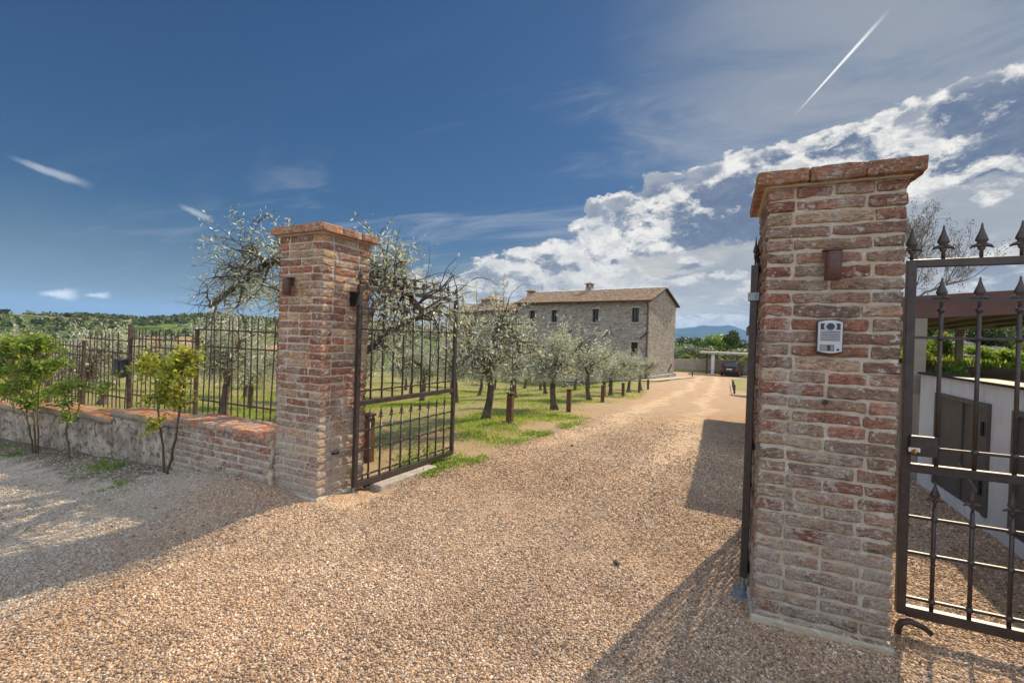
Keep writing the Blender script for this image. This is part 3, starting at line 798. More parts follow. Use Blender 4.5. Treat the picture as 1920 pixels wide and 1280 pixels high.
azR = math.atan2(math.cos(R(6.5)), math.sin(R(6.5)))
GR = gate('gate_leaf', (.133, 3.09, 0), azR, 1.55, .045, 'open iron gate leaf seen edge-on behind the right brick pillar')
pv = MB(); pv.box((-.03, .0, .018), (.13, .10, .012)); pv.tube([(.01, 0, .02), (.01, 0, .10)], .012, 8); pv.build('pivot', M['galv'], GR, bevel=.003)
cl = MB(); cl.box((.018, .0, 1.79), (.055, .062, .050)); cl.tube([(.02, -.03, 1.79), (.02, -.10, 1.79)], .014, 8); cl.build('hinge', M['galv'], GR, bevel=.004)

GP = gate('pedestrian_gate', (.864, 3.11, -.01), R(-.6), 1.325, .055, 'closed iron pedestrian gate with spear finials beside the right pillar', first=.148)
GP.rotation_euler = (0, -R(.35), -R(.6))
lk = MB(); lk.box((.085, -.028, 1.012), (.115, .030, .105)); lo = lk.build('lock_box', M['metal'], GP, bevel=.004)
kn = MB(); kn.lathe((0, 0, 0), [(.012, 0), (.013, .012), (.010, .026), (.003, .030)], 12); ko = kn.build('knob', M['brass'], lo, smooth=True); ko.rotation_euler = (R(90), 0, 0); ko.location = (.045, -.044, .985)
kp = MB(); kp.box((.045, -.046, .992), (.048, .004, .022)); kp.build('keyhole_plate', M['white'], lo, bevel=.001)
hk = MB(); hk.tube([(-.005, -.06, -.03), (.0, -.06, .06), (.012, -.06, .085), (.045, -.06, .10), (.10, -.06, .085), (.135, -.06, .06)], [.016, .016, .016, .015, .014, .012], 10); hk.build('drop_handle', M['metal'], GP, smooth=True)

m = MB(); m.box((0, 0, 0), (.16, .85, .07)); gs = m.build('concrete_strip', M['lichen'], bevel=.012); gs.location = (-3.0, 3.85, .0); gs.rotation_euler = (0, 0, -R(3.9)); tag(gs, 'pale concrete strip on the gravel under the open left gate leaf', 'kerb')
# ------------------------------------------------------------------ things on the pillars
def wall_lamp(loc, rz, label):
    g = empty('wall_lamp', loc, rz); tag(g, label, 'wall lamp', 'brown wall lamps on the gate pillars')
    m = MB(); m.lathe((0, -.052, -.075), [(.034, 0), (.036, .002), (.036, .138), (.034, .14), (.031, .14), (.031, .01)], 20); m.build('housing', M['corten'], g, smooth=True)
    m = MB(); m.box((0, -.008, .045), (.05, .022, .05)); m.box((0, -.022, .078), (.085, .05, .008)); m.build('bracket', M['corten'], g, bevel=.002)
    m = MB(); m.lathe((0, -.052, .045), [(.0305, 0), (.0305, .006)], 16); m.build('glass', M['lens'], g)
    return g


wall_lamp((.463, 2.800, 1.915), R(.85), 'brown cylinder wall lamp above the intercom on the right pillar')
wall_lamp((-3.53, 2.845, 1.88), R(-1.2), 'brown cylinder wall lamp on the front of the left pillar')

ic = empty('intercom', (.466, 2.800, 1.556), R(.85)); tag(ic, 'silver intercom panel with camera lens and speaker slots on right pillar', 'intercom')
def arch(wd, ht, bulge, n=10):
    p = [(-wd/2, -ht/2+bulge)]+[(-wd/2+wd*i/n, -ht/2+bulge*(1-math.sin(math.pi*i/n))) for i in range(1, n)]+[(wd/2, -ht/2+bulge)]
    p += [(wd/2, ht/2-bulge)]+[(wd/2-wd*i/n, ht/2-bulge*(1-math.sin(math.pi*i/n))) for i in range(1, n)]+[(-wd/2, ht/2-bulge)]
    return p
m = MB(); m.prism(arch(.112, .175, .008), 0, -.024, lambda u, v, t: (u, t, v)); m.build('back_shell', M['plate'], ic, bevel=.003)
m = MB(); m.prism(arch(.104, .167, .010), -.0245, -.032, lambda u, v, t: (u, t, v)); m.build('face_plate', M['silver'], ic, bevel=.003)
def disc(cx, cz, r_, y0, y1, n=24): m_ = MB(); m_.prism([(cx+r_*math.cos(a), cz+r_*math.sin(a)) for a in np.arange(n)*2*math.pi/n], y0, y1, lambda u, v, t: (u, t, v)); return m_
disc(0, .052, .0215, -.0325, -.0350).build('lens_ring', M['silver'], ic, bevel=.0006)
disc(0, .052, .0175, -.0352, -.0375).build('lens', M['lens'], ic)
m = MB()
for sg in (-1, 1):
    a = [(sg*(.026+.0*t), .052+.0165*t) for t in (-1, 1)]
    m.prism([(sg*.042, .036), (sg*.0225, .036), (sg*.0265, .044), (sg*.0275, .052), (sg*.0265, .060), (sg*.0225, .068), (sg*.042, .068)][::sg], -.0325, -.0335, lambda u, v, t: (u, t, v))
m.build('sensor_window', M['lens'], ic)
m = MB()
for k in range(6): m.box((0, -.0325, .0265-.0088*k), (.084, .0022, .0034))
m.build('speaker_slots', M['black'], ic)
m = MB(); m.box((-.012, -.033, -.056), (.060, .0022, .030)); m.build('name_window', M['lens'], ic)
m = MB(); m.box((-.026, -.0348, -.056), (.030, .0012, .026)); m.box((.0085, -.0348, -.056), (.013, .0012, .024)); m.build('name_card', simple('grey_card', (.20, .21, .22), (.24, .25, .26), 5, .6), ic)
disc(.034, -.064, .0055, -.0325, -.0350, 14).build('call_button', M['black'], ic)
pc = empty('photocell', (.463, 2.803, 1.222), R(.85)); tag(pc, 'small dark round photocell set in the right pillar below the intercom', 'photocell')
disc(0, 0, .014, .004, -.007, 16).build('bezel', M['rust'], pc, bevel=.001); disc(0, 0, .009, -.0075, -.0085, 14).build('eye', M['lens'], pc)
sl_ = empty('wall_slot', (-3.146, 3.035, .412), R(-1.2)); tag(sl_, 'small black slot fitting low on the road side of the left pillar', 'slot fitting')
m = MB(); m.box((.004, 0, 0), (.018, .075, .024)); m.build('housing', M['black'], sl_, bevel=.002)
m = MB(); m.box((.014, 0, .010), (.016, .08, .004)); m.build('hood', M['galv'], sl_)

# ------------------------------------------------------------------ fence
fe = empty('iron_fence', (0, 0, 0)); tag(fe, 'rusty iron picket fence stepping down behind the low wall', 'fence')
def pz(x, y, Y=3.25): return float(at(x, y, Y)[2])
secs = [(-3.74, -5.55, 1.62, 1.46, 1.275, .66, .50), (-5.64, -6.97, 1.45, 1.32, 1.22, .60, .43), (-7.06, -8.16, 1.385, 1.28, 1.12, .53, .36), (-8.25, -9.20, 1.245, 1.16, 1.04, .44, .27), (-9.29, -10.3, 1.13, 1.04, .92, .30, .14), (-10.38, -11.5, 1.02, .94, .82, .22, .05)]
npk = 0; pk0 = {}
for (xa, xb, zt, r1, r2, r3, zb) in secs:
    for zr in (r1, r2, r3):
        m = MB(); m.bar((xa, 3.25, zr+random.uniform(-.004, .004)), (xb, 3.25, zr+random.uniform(-.008, .008)), .010, .018); m.build('rail', M['rust'], fe)
    x = xa-.05
    while x > xb+.03:
        key = (zt, zb)
        if key not in pk0:
            m = MB(); hh_ = zt-zb; m.tube([(0, 0, 0), (0, 0, hh_*.5), (0, 0, hh_-.02), (0, 0, hh_)], [.0072, .0072, .0068, .002], 6)
            o = m.build('picket', M['rust'], fe); pk0[key] = o
        else: o = pk0[key].copy(); C.objects.link(o); o.parent = fe
        o.location = (x+random.uniform(-.006, .006), 3.25, zb); o.rotation_euler = (random.gauss(0, .012), random.gauss(0, .014), random.random()); o.scale[2] = random.uniform(.985, 1.015)
        x -= .104; npk += 1
for X, zt, zb, w_ in ((-5.59, 1.47, .40, .036), (-7.01, 1.50, .30, .040), (-8.20, 1.25, .22, .036), (-9.24, 1.10, .14, .04), (-10.34, 1.06, 0, .04), (-3.72, 1.3, .5, .02)):
    m = MB(); m.box((X, 3.25, (zt+zb)/2), (w_, w_, zt-zb)); m.build('post', M['rust'], fe, bevel=.003)
mbx = empty('mailbox', tuple(at(226, 690, 3.19))); tag(mbx, 'dark grey plastic mailbox hung on the iron fence', 'mailbox')
m = MB(); m.box((0, 0, -.01), (.175, .085, .215)); m.build('box', M['plate'], mbx, bevel=.008)
m = MB(); m.box((0, -.005, .108), (.195, .105, .022)); m.build('lid', M['plate'], mbx, bevel=.006)
m = MB(); m.box((.052, -.046, -.01), (.035, .008, .19)); m.build('slot_strip', M['black'], mbx, bevel=.002)
m = MB(); m.tube([(-.08, -.03, -.13), (-.02, -.05, -.155), (.06, -.04, -.13), (.10, .02, -.11)], .004, 5); m.tube([(.02, -.04, -.14), (.03, -.04, -.20), (.07, -.03, -.27)], .0035, 5); m.build('hanging_cord', M['cane'], mbx)

# ================================================================== VEGETATION
def leaves_mesh(P_, Dv, size, ratio, cols, fold=0.):
    """leaf quads (diamond of 4 vertices) at points P_ along directions Dv"""
    k = len(P_); g = rng
    Dv = Dv/(np.linalg.norm(Dv, axis=1, keepdims=True)+1e-9)
    rnd = g.normal(size=(k, 3)); S = np.cross(Dv, rnd); S /= (np.linalg.norm(S, axis=1, keepdims=True)+1e-9)
    sz = (size*g.uniform(.7, 1.25, k))[:, None]
    a = P_; b = P_+Dv*sz*.45+S*sz*ratio; c = P_+Dv*sz; d = P_+Dv*sz*.45-S*sz*ratio
    V = np.stack([a, b, c, d], 1).reshape(-1, 3); F = np.arange(4*k).reshape(-1, 4)
    return V, F, np.repeat(cols, 4, 0)


def rand_unit(g, k): v = g.normal(size=(k, 3)); return v/np.linalg.norm(v, axis=1, keepdims=True)


def grow(g, p, d, length, r, segs, wander, grav=0.):
    pts = [np.array(p, float)]; d = np.array(d, float); d /= np.linalg.norm(d); rr = [r]
    for i in range(segs):
        d = d+g.normal(size=3)*wander+np.array((0, 0, grav)); d /= np.linalg.norm(d)
        pts.append(pts[-1]+d*length/segs); rr.append(r*(1-.75*(i+1)/segs))
    return pts, rr, d


def olive(seed, trunk_h=1.0, spread=1.25, top=2.5, nleaf=9000, leaf=.062, limbs=None, parent=None, shoots=10, lean=(0, 0), tr=.085, csize=1.0):
    g = np.random.default_rng(seed); tb = MB(); bb = MB()
    # trunk: gnarled, flared at the foot
    b = np.array((lean[0], lean[1], trunk_h)); tp = []
    n = 8; ph = g.uniform(0, 6)
    for i in range(n+1):
        t = i/n; tp.append(np.array((lean[0]*t+.03*math.sin(5*t+ph), lean[1]*t+.03*math.cos(4*t+ph), -.12+(trunk_h+.12)*t)))
    tb.tube(tp, [tr*(1.75-.85*min(1, i/n*2.2)+.12*math.sin(i*2.1)) if i < 4 else tr*(.90+.1*math.sin(i*1.7)) for i in range(n+1)], 10)
    ends = []; b = tp[-1]
    if limbs is None:
        k = int(g.integers(3, 5)); a0 = g.uniform(0, 6.28); limbs = []
        for i in range(k):
            a = a0+i*2*math.pi/k+g.normal()*.3; sp = spread*g.uniform(.42, .62); hh = top*g.uniform(.60, .80)
            q1 = b+np.array((math.cos(a)*sp*.35, math.sin(a)*sp*.35, (hh-trunk_h)*.40)); q2 = b+np.array((math.cos(a)*sp, math.sin(a)*sp, hh-trunk_h))
            limbs.append(([b-np.array((0, 0, .05)), q1+g.normal(size=3)*.05, q2], tr*.62))
    nodes = []
    for pts, r in limbs:
        pts = [np.array(p, float) for p in pts]
        # refine with small wiggles
        fine = []
        for i in range(len(pts)-1):
            for t in np.linspace(0, 1, 5)[:-1]: fine.append(pts[i]*(1-t)+pts[i+1]*t+g.normal(size=3)*.012*(0 < t))
        fine.append(pts[-1]); m = len(fine)
        bb.tube(fine, [r*(1-.55*i/m) for i in range(m)], 8)
        for i in range(2, m): nodes.append((fine[i], fine[min(i+1, m-1)]-fine[i-1], r*(1-.55*i/m)))
    twigs = []
    for (p, d, r) in nodes:
        for _ in range(2 if r > .02 else 3):
            out = np.array((p[0]-b[0], p[1]-b[1], 0)); out /= (np.linalg.norm(out)+.2)
            dd = out*.55+rand_unit(g, 1)[0]*.75+np.array((0, 0, .15))
            ln = g.uniform(.35, .75)*csize; pts, rr, _d = grow(g, p, dd, ln, max(.009, r*.45), 5, .22, -.03)
            bb.tube(pts, rr, 5, False); twigs += [(q, _d) for q in pts[1:]]
            for q in pts[2:]:
                for _2 in range(3):
                    p2, r2, d2 = grow(g, q, rand_unit(g, 1)[0]+out*.4+np.array((0, 0, -.12)), g.uniform(.3, .7)*csize, .006, 5, .22, -.07)
                    twigs += [(z, d2) for z in p2[1:]]
                    if g.random() < .5: bb.tube(p2, r2, 3, False)
    nshoot = []
    for _ in range(shoots):            # long upright water shoots
        p, d, r = nodes[g.integers(0, len(nodes))]
        pts, rr, d2 = grow(g, p, (g.normal()*.25, g.normal()*.25, 1.), g.uniform(.45, .95), .007, 8, .09, 0)
        bb.tube(pts, rr, 4, False); nshoot.append(pts)
    T = np.array([t[0] for t in twigs]); TD = np.array([t[1] for t in twigs])
    # uneven density: some twigs carry many leaves, some few
    wgt = np.array([noise.noise(Vector(t)*1.9+Vector((seed, 0, 0))) for t in T]); wgt = np.clip(wgt*2.4+.8, .06, 2.); wgt /= wgt.sum()
    ix = g.choice(len(T), nleaf, p=wgt)
    P_ = T[ix]+g.normal(size=(nleaf, 3))*.036; Dv = TD[ix]*.5+rand_unit(g, nleaf)*.9+np.array((0, 0, .1))
    P2 = []; D2 = []
    for pts in nshoot:
        for i in range(1, len(pts)):
            for t in np.linspace(0, 1, 7):
                q = pts[i-1]*(1-t)+pts[i]*t
                for _ in range(1 if t else 2): P2.append(q); D2.append(np.array((g.normal(), g.normal(), .7))*.8)
    P_ = np.vstack([P_, np.array(P2)]); Dv = np.vstack([Dv, np.array(D2)])
    c = g.uniform(.5, 1.45, (len(P_), 1))*np.array([[1., 1., 1.]]); yl = g.random(len(P_)) < .05; c[yl] *= (1.3, 1.25, .65)
    keepz = P_[:, 2] > trunk_h*.72+.18*np.array([noise.noise(Vector((p[0]*2, p[1]*2, seed))) for p in P_]); P_, Dv, c = P_[keepz], Dv[keepz], c[keepz]
    V, F, cc = leaves_mesh(P_, Dv, leaf, .135, c)
    root = empty('olive_tree') if parent is None else parent
    o1 = tb.build('trunk', M['bark'], root, smooth=True); o2 = bb.build('branches', M['bark'], root, smooth=True)
    o3 = fast('crown', V, F, M['olive'], root, cols=cc)
    reg(o1, o2, o3); return root


protos = [olive(11, 1.0, 1.25, 2.2, 6200, .076, shoots=16, csize=.74, tr=.075), olive(12, .9, 1.3, 2.15, 6200, .076, shoots=18, csize=.74, tr=.075), olive(13, 1.0, 1.2, 2.25, 6000, .076, shoots=14, lean=(.10, 0), csize=.76, tr=.07),
          olive(14, .9, 1.2, 2.1, 5800, .076, shoots=13, lean=(-.08, .05), csize=.74, tr=.07)]
used = set()
ORD = ['first', 'second', 'third', 'fourth', 'fifth', 'sixth', 'seventh', 'eighth', 'ninth', 'tenth']
def place_olive(k, x, y, rz, s, label, group='olive trees of the orchard'):
    if k in used: o = copy_tree(protos[k])
    else: o = protos[k]; used.add(k)
    o.location = (x, y, h(x, y)); o.rotation_euler = (0, 0, rz); o.scale = (s, s, s*random.uniform(.94, 1.06))
    tag(o, label, 'olive tree', group); return o


# the big pollarded tree right behind the left pillar, its limbs traced in place
bx, by = -4.55, 4.35; bz = h(bx, by)
def loc(p): return (p[0]-bx, p[1]-by, p[2]-bz)
big_limbs = [([(0, 0, 1.0), loc((-4.9, 4.3, 1.9)), loc((-5.35, 4.25, 2.42)), loc((-5.75, 4.2, 2.40)), loc((-6.15, 4.15, 2.12)), loc((-6.75, 4.1, 1.80))], .075),
             ([loc((-5.98, 4.18, 2.20)), loc((-6.03, 4.18, 2.42)), loc((-6.10, 4.18, 2.66))], .032),
             ([(0, 0, 1.0), loc((-4.35, 4.2, 1.65)), loc((-3.95, 4.1, 2.02)), loc((-3.55, 4.0, 2.20)), loc((-3.2, 3.95, 1.98)), loc((-2.92, 3.95, 1.74))], .070),
             ([(0, 0, .95), loc((-4.5, 5.0, 1.9)), loc((-4.3, 5.6, 2.3))], .06),
             ([(0, 0, .95), loc((-5.2, 4.9, 1.6)), loc((-5.9, 5.2, 1.9)), loc((-6.5, 5.2, 1.8))], .055),
             ([(0, 0, .95), loc((-3.9, 4.8, 1.6)), loc((-3.4, 5.0, 1.9))], .05)]
bt = empty('olive_tree', (bx, by, bz)); olive(21, 1.0, 1.7, 2.6, 8200, .070, big_limbs, bt, shoots=9, tr=.12, csize=.86)
tag(bt, 'big pollarded olive tree with thick arching limbs right behind the left brick pillar', 'olive tree', 'olive trees of the orchard')

# first open tree of the row, with its own arching limbs
tx, ty = -4.02, 7.57; tz = h(tx, ty)
def l1(x, y, Y=7.57): p = at(x, y, Y); return (p[0]-tx, p[1]-ty, p[2]-tz)
t1 = empty('olive_tree', (tx, ty, tz)); olive(23, .84, 1.3, 2.2, 4200, .074, [([(0, 0, .80), l1(918, 665), l1(930, 620), l1(942, 600, 7.5), l1(957, 608, 7.4), l1(966, 640, 7.3), l1(979, 664, 7.3)], .050),
    ([(0, 0, .80), l1(896, 672, 7.7), l1(880, 650, 7.8), l1(884, 612, 7.9), l1(897, 588, 8.0)], .042), ([(0, 0, .80), l1(905, 670, 7.0), l1(895, 640, 6.6)], .035), ([(0, 0, .8), l1(930, 680, 8.1), l1(955, 655, 8.5)], .04)], t1, shoots=16, csize=.78, tr=.07)
tag(t1, 'olive tree with a high arching limb, nearest to the open gate leaf along the drive', 'olive tree', 'olive trees of the orchard')
row1 = [(-3.98, 11.05, 1, .2, 1.02), (-4.22, 15.3, 2, 3.4, .98), (-4.28, 18.97, 3, 1.2, 1.06), (-4.24, 22.5, 1, 4.4, .97), (-4.24, 25.6, 0, 5.3, .98)]
for i, (x, y, k, rz, s) in enumerate(row1):
    place_olive(k, x, y, rz, s, f'olive tree of the row along the drive, {ORD[i+1]} one past the iron gate leaf')
rowname = {-6.8: 'second row from the drive', -9.6: 'third row from the drive', -12.4: 'fourth row from the drive', -15.4: 'fifth row from the drive', -18.6: 'far left row by the hedge'}
ys = {-6.8: [6.9, 10.9, 14.3, 17.6, 21.2, 24.8, 28.6], -9.6: [6.2, 9.8, 13.3, 17.0, 20.8, 24.6, 28.5, 32.2], -12.4: [4.9, 8.4, 12.2, 16.0, 19.8, 24.0, 28.2, 32.4], -15.4: [6.6, 10.6, 14.8, 19.4, 24.2, 29.0], -18.6: [5.6, 9.8, 14.4, 19.6, 25.0]}
for X, Yl in ys.items():
    for i, y in enumerate(Yl):
        s = random.uniform(.92, 1.1)*(.88 if X > -8 else 1)
        place_olive(random.randrange(4), X+random.uniform(-.25, .25), y+random.uniform(-.3, .3), random.uniform(0, 6.28), s, f'grey-green olive tree in the orchard, {ORD[i]} tree of the {rowname[X]}')


# roses in front of the wall
def bush(name, label, cat, base, stems, clumps, nleaf, leafm, leaf=.045, seed=1, ratio=.30, group=None, wood=.010):
    g = np.random.default_rng(seed); root = empty(name, base); tag(root, label, cat, group); b0 = np.array(base)
    sb = MB(); P_ = []; Dv = []
    for pts, r in stems:
        pts = [np.array(p)-b0 for p in pts]; fine = []
        for i in range(len(pts)-1):
            for t in np.linspace(0, 1, 5)[:-1]: fine.append(pts[i]*(1-t)+pts[i+1]*t+g.normal(size=3)*.006*(0 < t))
        fine.append(pts[-1]); sb.tube(fine, [r*(1-.45*i/len(fine)) for i in range(len(fine))], 6)
    tips = []
    for c, rad, wgt in clumps:
        c = np.array(c)-b0; k = int(nleaf*wgt)
        # each clump is several leafy twigs
        nt = max(3, k//26)
        for _ in range(nt):
            s_p = c+rand_unit(g, 1)[0]*np.array(rad)*g.random()**.5*.8
            pts, rr, d = grow(g, s_p, rand_unit(g, 1)[0]+np.array((0, 0, .5)), g.uniform(.08, .2), .003, 4, .25, .0)
            sb.tube(pts, rr, 4, False)
            near = min((np.array(p)-b0 for st, _ in stems for p in st), key=lambda q: np.linalg.norm(q-s_p)+(q[2] > s_p[2]+.05)*1)
            if g.random() < .35: sb.tube([near, (near+s_p)/2+g.normal(size=3)*.02, s_p], [.004, .003, .002], 4, False)
            for _2 in range(k//nt):
                t = g.random()*(len(pts)-1); i = int(t); q = pts[i]*(1-t+i)+pts[i+1]*(t-i)
                P_.append(q+g.normal(size=3)*.022); Dv.append(rand_unit(g, 1)[0]*np.array((1, 1, .55))+np.array((0, 0, .12)))
    P_ = np.array(P_); Dv = np.array(Dv); c = g.uniform(.6, 1.3, (len(P_), 1))*np.ones((1, 3)); 
    V, F, cc = leaves_mesh(P_, Dv, leaf, ratio, c)
    sb.build('stems', M['stemwood'], root, smooth=True); fast('foliage', V, F, leafm, root, cols=cc); return root


def q(x, y, Y): return tuple(at(x, y, Y))
def gq(X, Y): return (X, Y, h(X, Y)-.03)
grp = 'rose bushes trained in front of the low wall'
b1 = gq(-5.05, 2.66)
bush('rose_bush', 'yellow-green young rose bush with two bare stems beside the brick wall', 'rose bush', b1,
     [([b1, q(303, 820, 2.68), q(296, 765, 2.72), q(290, 700, 2.75)], .013), ([(b1[0]+.09, b1[1]-.02, b1[2]), q(330, 820, 2.66), q(338, 765, 2.7), q(345, 690, 2.75)], .014), ([q(338, 765, 2.7), q(325, 740, 2.6), q(312, 715, 2.6)], .007)],
     [(q(268, 685, 2.7), (.13, .10, .07), .16), (q(300, 690, 2.7), (.12, .12, .08), .16), (q(338, 690, 2.72), (.12, .12, .10), .20), (q(354, 672, 2.74), (.06, .08, .10), .09), (q(325, 715, 2.66), (.14, .12, .07), .14), (q(310, 745, 2.66), (.09, .1, .09), .13), (q(340, 760, 2.7), (.10, .08, .06), .06), (q(290, 798, 2.6), (.06, .06, .04), .04), (q(362, 700, 2.7), (.05, .05, .04), .03)],
     3000, M['rose_y'], .045, 31, group=grp)
b2 = gq(-6.85, 2.62)
bush('rose_bush', 'small sparse rose bush with a forked stem before the plastered wall', 'rose bush', b2,
     [([b2, q(124, 805, 2.66), q(131, 778, 2.7), q(122, 745, 2.72)], .010), ([q(129, 785, 2.7), q(146, 770, 2.7), q(152, 742, 2.72), q(160, 725, 2.74)], .007), ([q(131, 778, 2.7), q(120, 765, 2.65)], .006)],
     [(q(122, 728, 2.72), (.16, .12, .08), .30), (q(100, 735, 2.72), (.14, .10, .07), .18), (q(155, 722, 2.74), (.10, .08, .06), .15), (q(128, 752, 2.7), (.09, .08, .06), .13), (q(125, 785, 2.6), (.10, .07, .05), .12), (q(195, 728, 2.8), (.10, .06, .06), .12)],
     1150, M['rose'], .043, 32, group=grp)
b3 = gq(-7.72, 2.60)
bush('rose_bush', 'large leafy green rose bush at the left edge before the wall', 'rose bush', b3,
     [([b3, q(55, 800, 2.62), q(50, 770, 2.65), q(40, 710, 2.7)], .013), ([(b3[0]+.05, b3[1], b3[2]), q(64, 800, 2.64), q(62, 765, 2.66), q(58, 700, 2.7)], .012), ([(b3[0]+.1, b3[1], b3[2]), q(71, 800, 2.64), q(71, 760, 2.66), q(80, 690, 2.7)], .010), ([q(52, 790, 2.6), q(42, 770, 2.6), q(38, 755, 2.6)], .006)],
     [(q(25, 655, 2.7), (.24, .2, .13), .16), (q(70, 650, 2.7), (.24, .2, .13), .17), (q(20, 690, 2.7), (.24, .2, .12), .14), (q(65, 690, 2.7), (.26, .2, .13), .18), (q(95, 690, 2.72), (.12, .12, .10), .05), (q(40, 725, 2.7), (.24, .2, .10), .12), (q(55, 755, 2.66), (.16, .12, .08), .10), (q(5, 735, 2.7), (.2, .15, .12), .06)],
     7000, M['rose'], .048, 33, group=grp)


# grass: tufts in the orchard, verge and at the foot of the wall
def tufts(name, pts, hgt, blades, seed, m, wd=.006, spread=.06, colf=None):
    g = np.random.default_rng(seed); pts = np.asarray(pts); k = len(pts)*blades
    b = np.repeat(pts, blades, 0); hh = np.repeat(hgt, blades)*g.uniform(.4, 1.2, k)
    b = b+np.stack([g.normal(0, spread, k), g.normal(0, spread, k), np.zeros(k)], -1)
    a = g.uniform(0, 6.28, k); ln = g.uniform(.1, .7, k)*hh
    tip = b+np.stack([np.cos(a)*ln, np.sin(a)*ln, hh], -1); sd = np.stack([-np.sin(a), np.cos(a), np.zeros(k)], -1)*(wd*g.uniform(.6, 1.4, k)*(hh/.08)**.5)[:, None]
    mid = (b+tip)/2+np.stack([np.zeros(k), np.zeros(k), hh*.12], -1)
    V = np.stack([b-sd*.7, b+sd*.7, mid+sd, tip, mid-sd], 1).reshape(-1, 3); i = np.arange(k)*5
    F = np.concatenate([np.stack([i, i+1, i+2, i+4], -1), np.stack([i+4, i+2, i+3, i+3], -1)])
    F3 = np.concatenate([np.stack([i, i+1, i+2], -1), np.stack([i, i+2, i+4], -1), np.stack([i+4, i+2, i+3], -1)])
    c = g.uniform(.6, 1.25, (k, 1))*np.ones((1, 3)); dry = g.random(k) < .16; c[dry] *= (2.0, 1.15, 1.0)
    return fast(name, V, F3, m, cols=np.repeat(c, 5, 0))


g_ = np.random.default_rng(5)
def scatter(n, fn, dens):
    out = []
    while len(out) < n:
        X, Y = fn(); k = dens(X, Y)
        sel = g_.random(len(X)) < k; out += list(zip(X[sel], Y[sel]))
    out = np.array(out[:n]); return np.column_stack([out, ground_z(out[:, 0], out[:, 1])])


def orch():
    n = 4000; az = g_.uniform(R(-66), R(-4), n); r = 5*np.exp(g_.random(n)*math.log(8)); return r*np.sin(az), r*np.cos(az)
def orch_d(X, Y):
    nz = vnoise(X, Y, .45, 7.); e = np.interp(Y, *DL)-X
    return np.clip(.26+nz*2.6+.9*vnoise(X, Y, 1.6, 31.), .02, 1)*(.12+.88*ss(.1, 1.6, e+.9*nz))*((X < np.interp(Y, *DL)-.25+.5*nz) & (Y > 3.7) & (X > -22) & (Y < 36))
gp = scatter(15000, orch, orch_d); gr_ = np.hypot(gp[:, 0], gp[:, 1])
tag(tufts('grass', gp, np.clip(.022+.0022*gr_, .025, .07)*g_.uniform(.6, 1.3, len(gp)), 9, 41, M['grass'], .0045, .07), 'short spring grass growing in patches between the olive trees', 'grass', kind='stuff')
# broader weeds on the verge between gate leaf and first bollard, and at the wall foot
def verge():
    n = 600; Y = g_.uniform(3.9, 9.5, n); X = np.interp(Y, *DL)-np.abs(g_.normal(0, .45, n))+.12; return X, Y
vp = scatter(420, verge, lambda X, Y: np.clip(vnoise(X, Y, 1.2, 3.)*2.2+.22, 0, 1))
def wfoot():
    n = 600; X = g_.uniform(-8.6, -4.9, n); Y = 2.72-np.abs(g_.normal(0, .28, n)); return X, Y
wp = scatter(55, wfoot, lambda X, Y: np.clip(vnoise(X, Y, 1.7, 13.)*3-.1, 0, 1))
vw = np.vstack([vp, wp]); g2 = np.random.default_rng(77); k = len(vw)*15
ctr = np.repeat(vw, 15, 0); Pp = ctr+np.stack([g2.normal(0, .045, k), g2.normal(0, .045, k), g2.uniform(0, .035, k)], -1)
Dd = rand_unit(g2, k)*np.array((1, 1, .3))+np.array((0, 0, .45)); c = g2.uniform(.55, 1.1, (k, 1))*np.ones((1, 3))
V, F, cc = leaves_mesh(Pp, Dd, .038, .24, c)
tag(fast('ground_weeds', V, F, M['grass'], cols=cc), 'low leafy weeds along the gravel edge and the foot of the wall', 'weeds', kind='stuff')

# ------------------------------------------------------------------ bollards
bo = empty('bollard'); m = MB(); m.box((0, 0, .22), (.105, .105, .56)); p1 = m.build('shaft', M['post'], bo, bevel=.006)
m = MB(); m.box((0, 0, .515), (.09, .09, .03)); p2 = m.build('neck', M['black'], bo); m = MB(); m.box((0, 0, .543), (.125, .125, .030)); p3 = m.build('cap', M['post'], bo, bevel=.005); reg(p1, p2, p3)
bl = [(-3.74, 4.10, 'brown post bollard seen through the left gate leaf'), (-3.51, 7.45, 'brown post bollard nearest to the first olive tree, largest of the open row'), (-3.52, 10.9, 'brown post bollard beside the second olive tree along the drive'),
      (-3.71, 15.1, 'brown post bollard beside the third olive tree, half hiding the next one'), (-4.35, 17.9, 'shorter brown post set back just behind the third row bollard'), (-3.80, 18.9, 'brown post bollard beside the fourth olive tree along the drive'), (-3.82, 22.8, 'brown post bollard beside the fifth olive tree along the drive'), (-3.98, 26.7, 'last brown post bollard of the row, before the farmhouse corner'),
      (-3.09, 49.2, 'far brown post bollard standing alone right of the farmhouse gable'), (.42, 27.6, 'near post bollard on the right edge of the drive by the kerb'), (.42, 31.4, 'middle post bollard on the right edge of the drive'), (.42, 35.4, 'farthest post bollard on the right edge of the drive')]
for i, (x, y, lb) in enumerate(bl):
    o = bo if i == 0 else copy_tree(bo); o.location = (x, y, h(x, y)); o.rotation_euler = (random.uniform(-.02, .02), random.uniform(-.02, .02), random.uniform(-.1, .1)); tag(o, lb, 'bollard', 'brown bollards along the drive')
kb_ = MB(); zk = h(.5, 26.6); kb_.box((.75, 26.65, zk+.03), (.9, .18, .12)); [kb_.bar((.36, y_, h(.4, y_)+.0), (.36, y_+2.99, h(.4, y_+3)+.0), .12, .16) for y_ in range(27, 42, 3)]; tag(kb_.build('kerb', M['lichen'], bevel=.01), 'pale stone kerb edging the grass on the right of the drive', 'kerb')

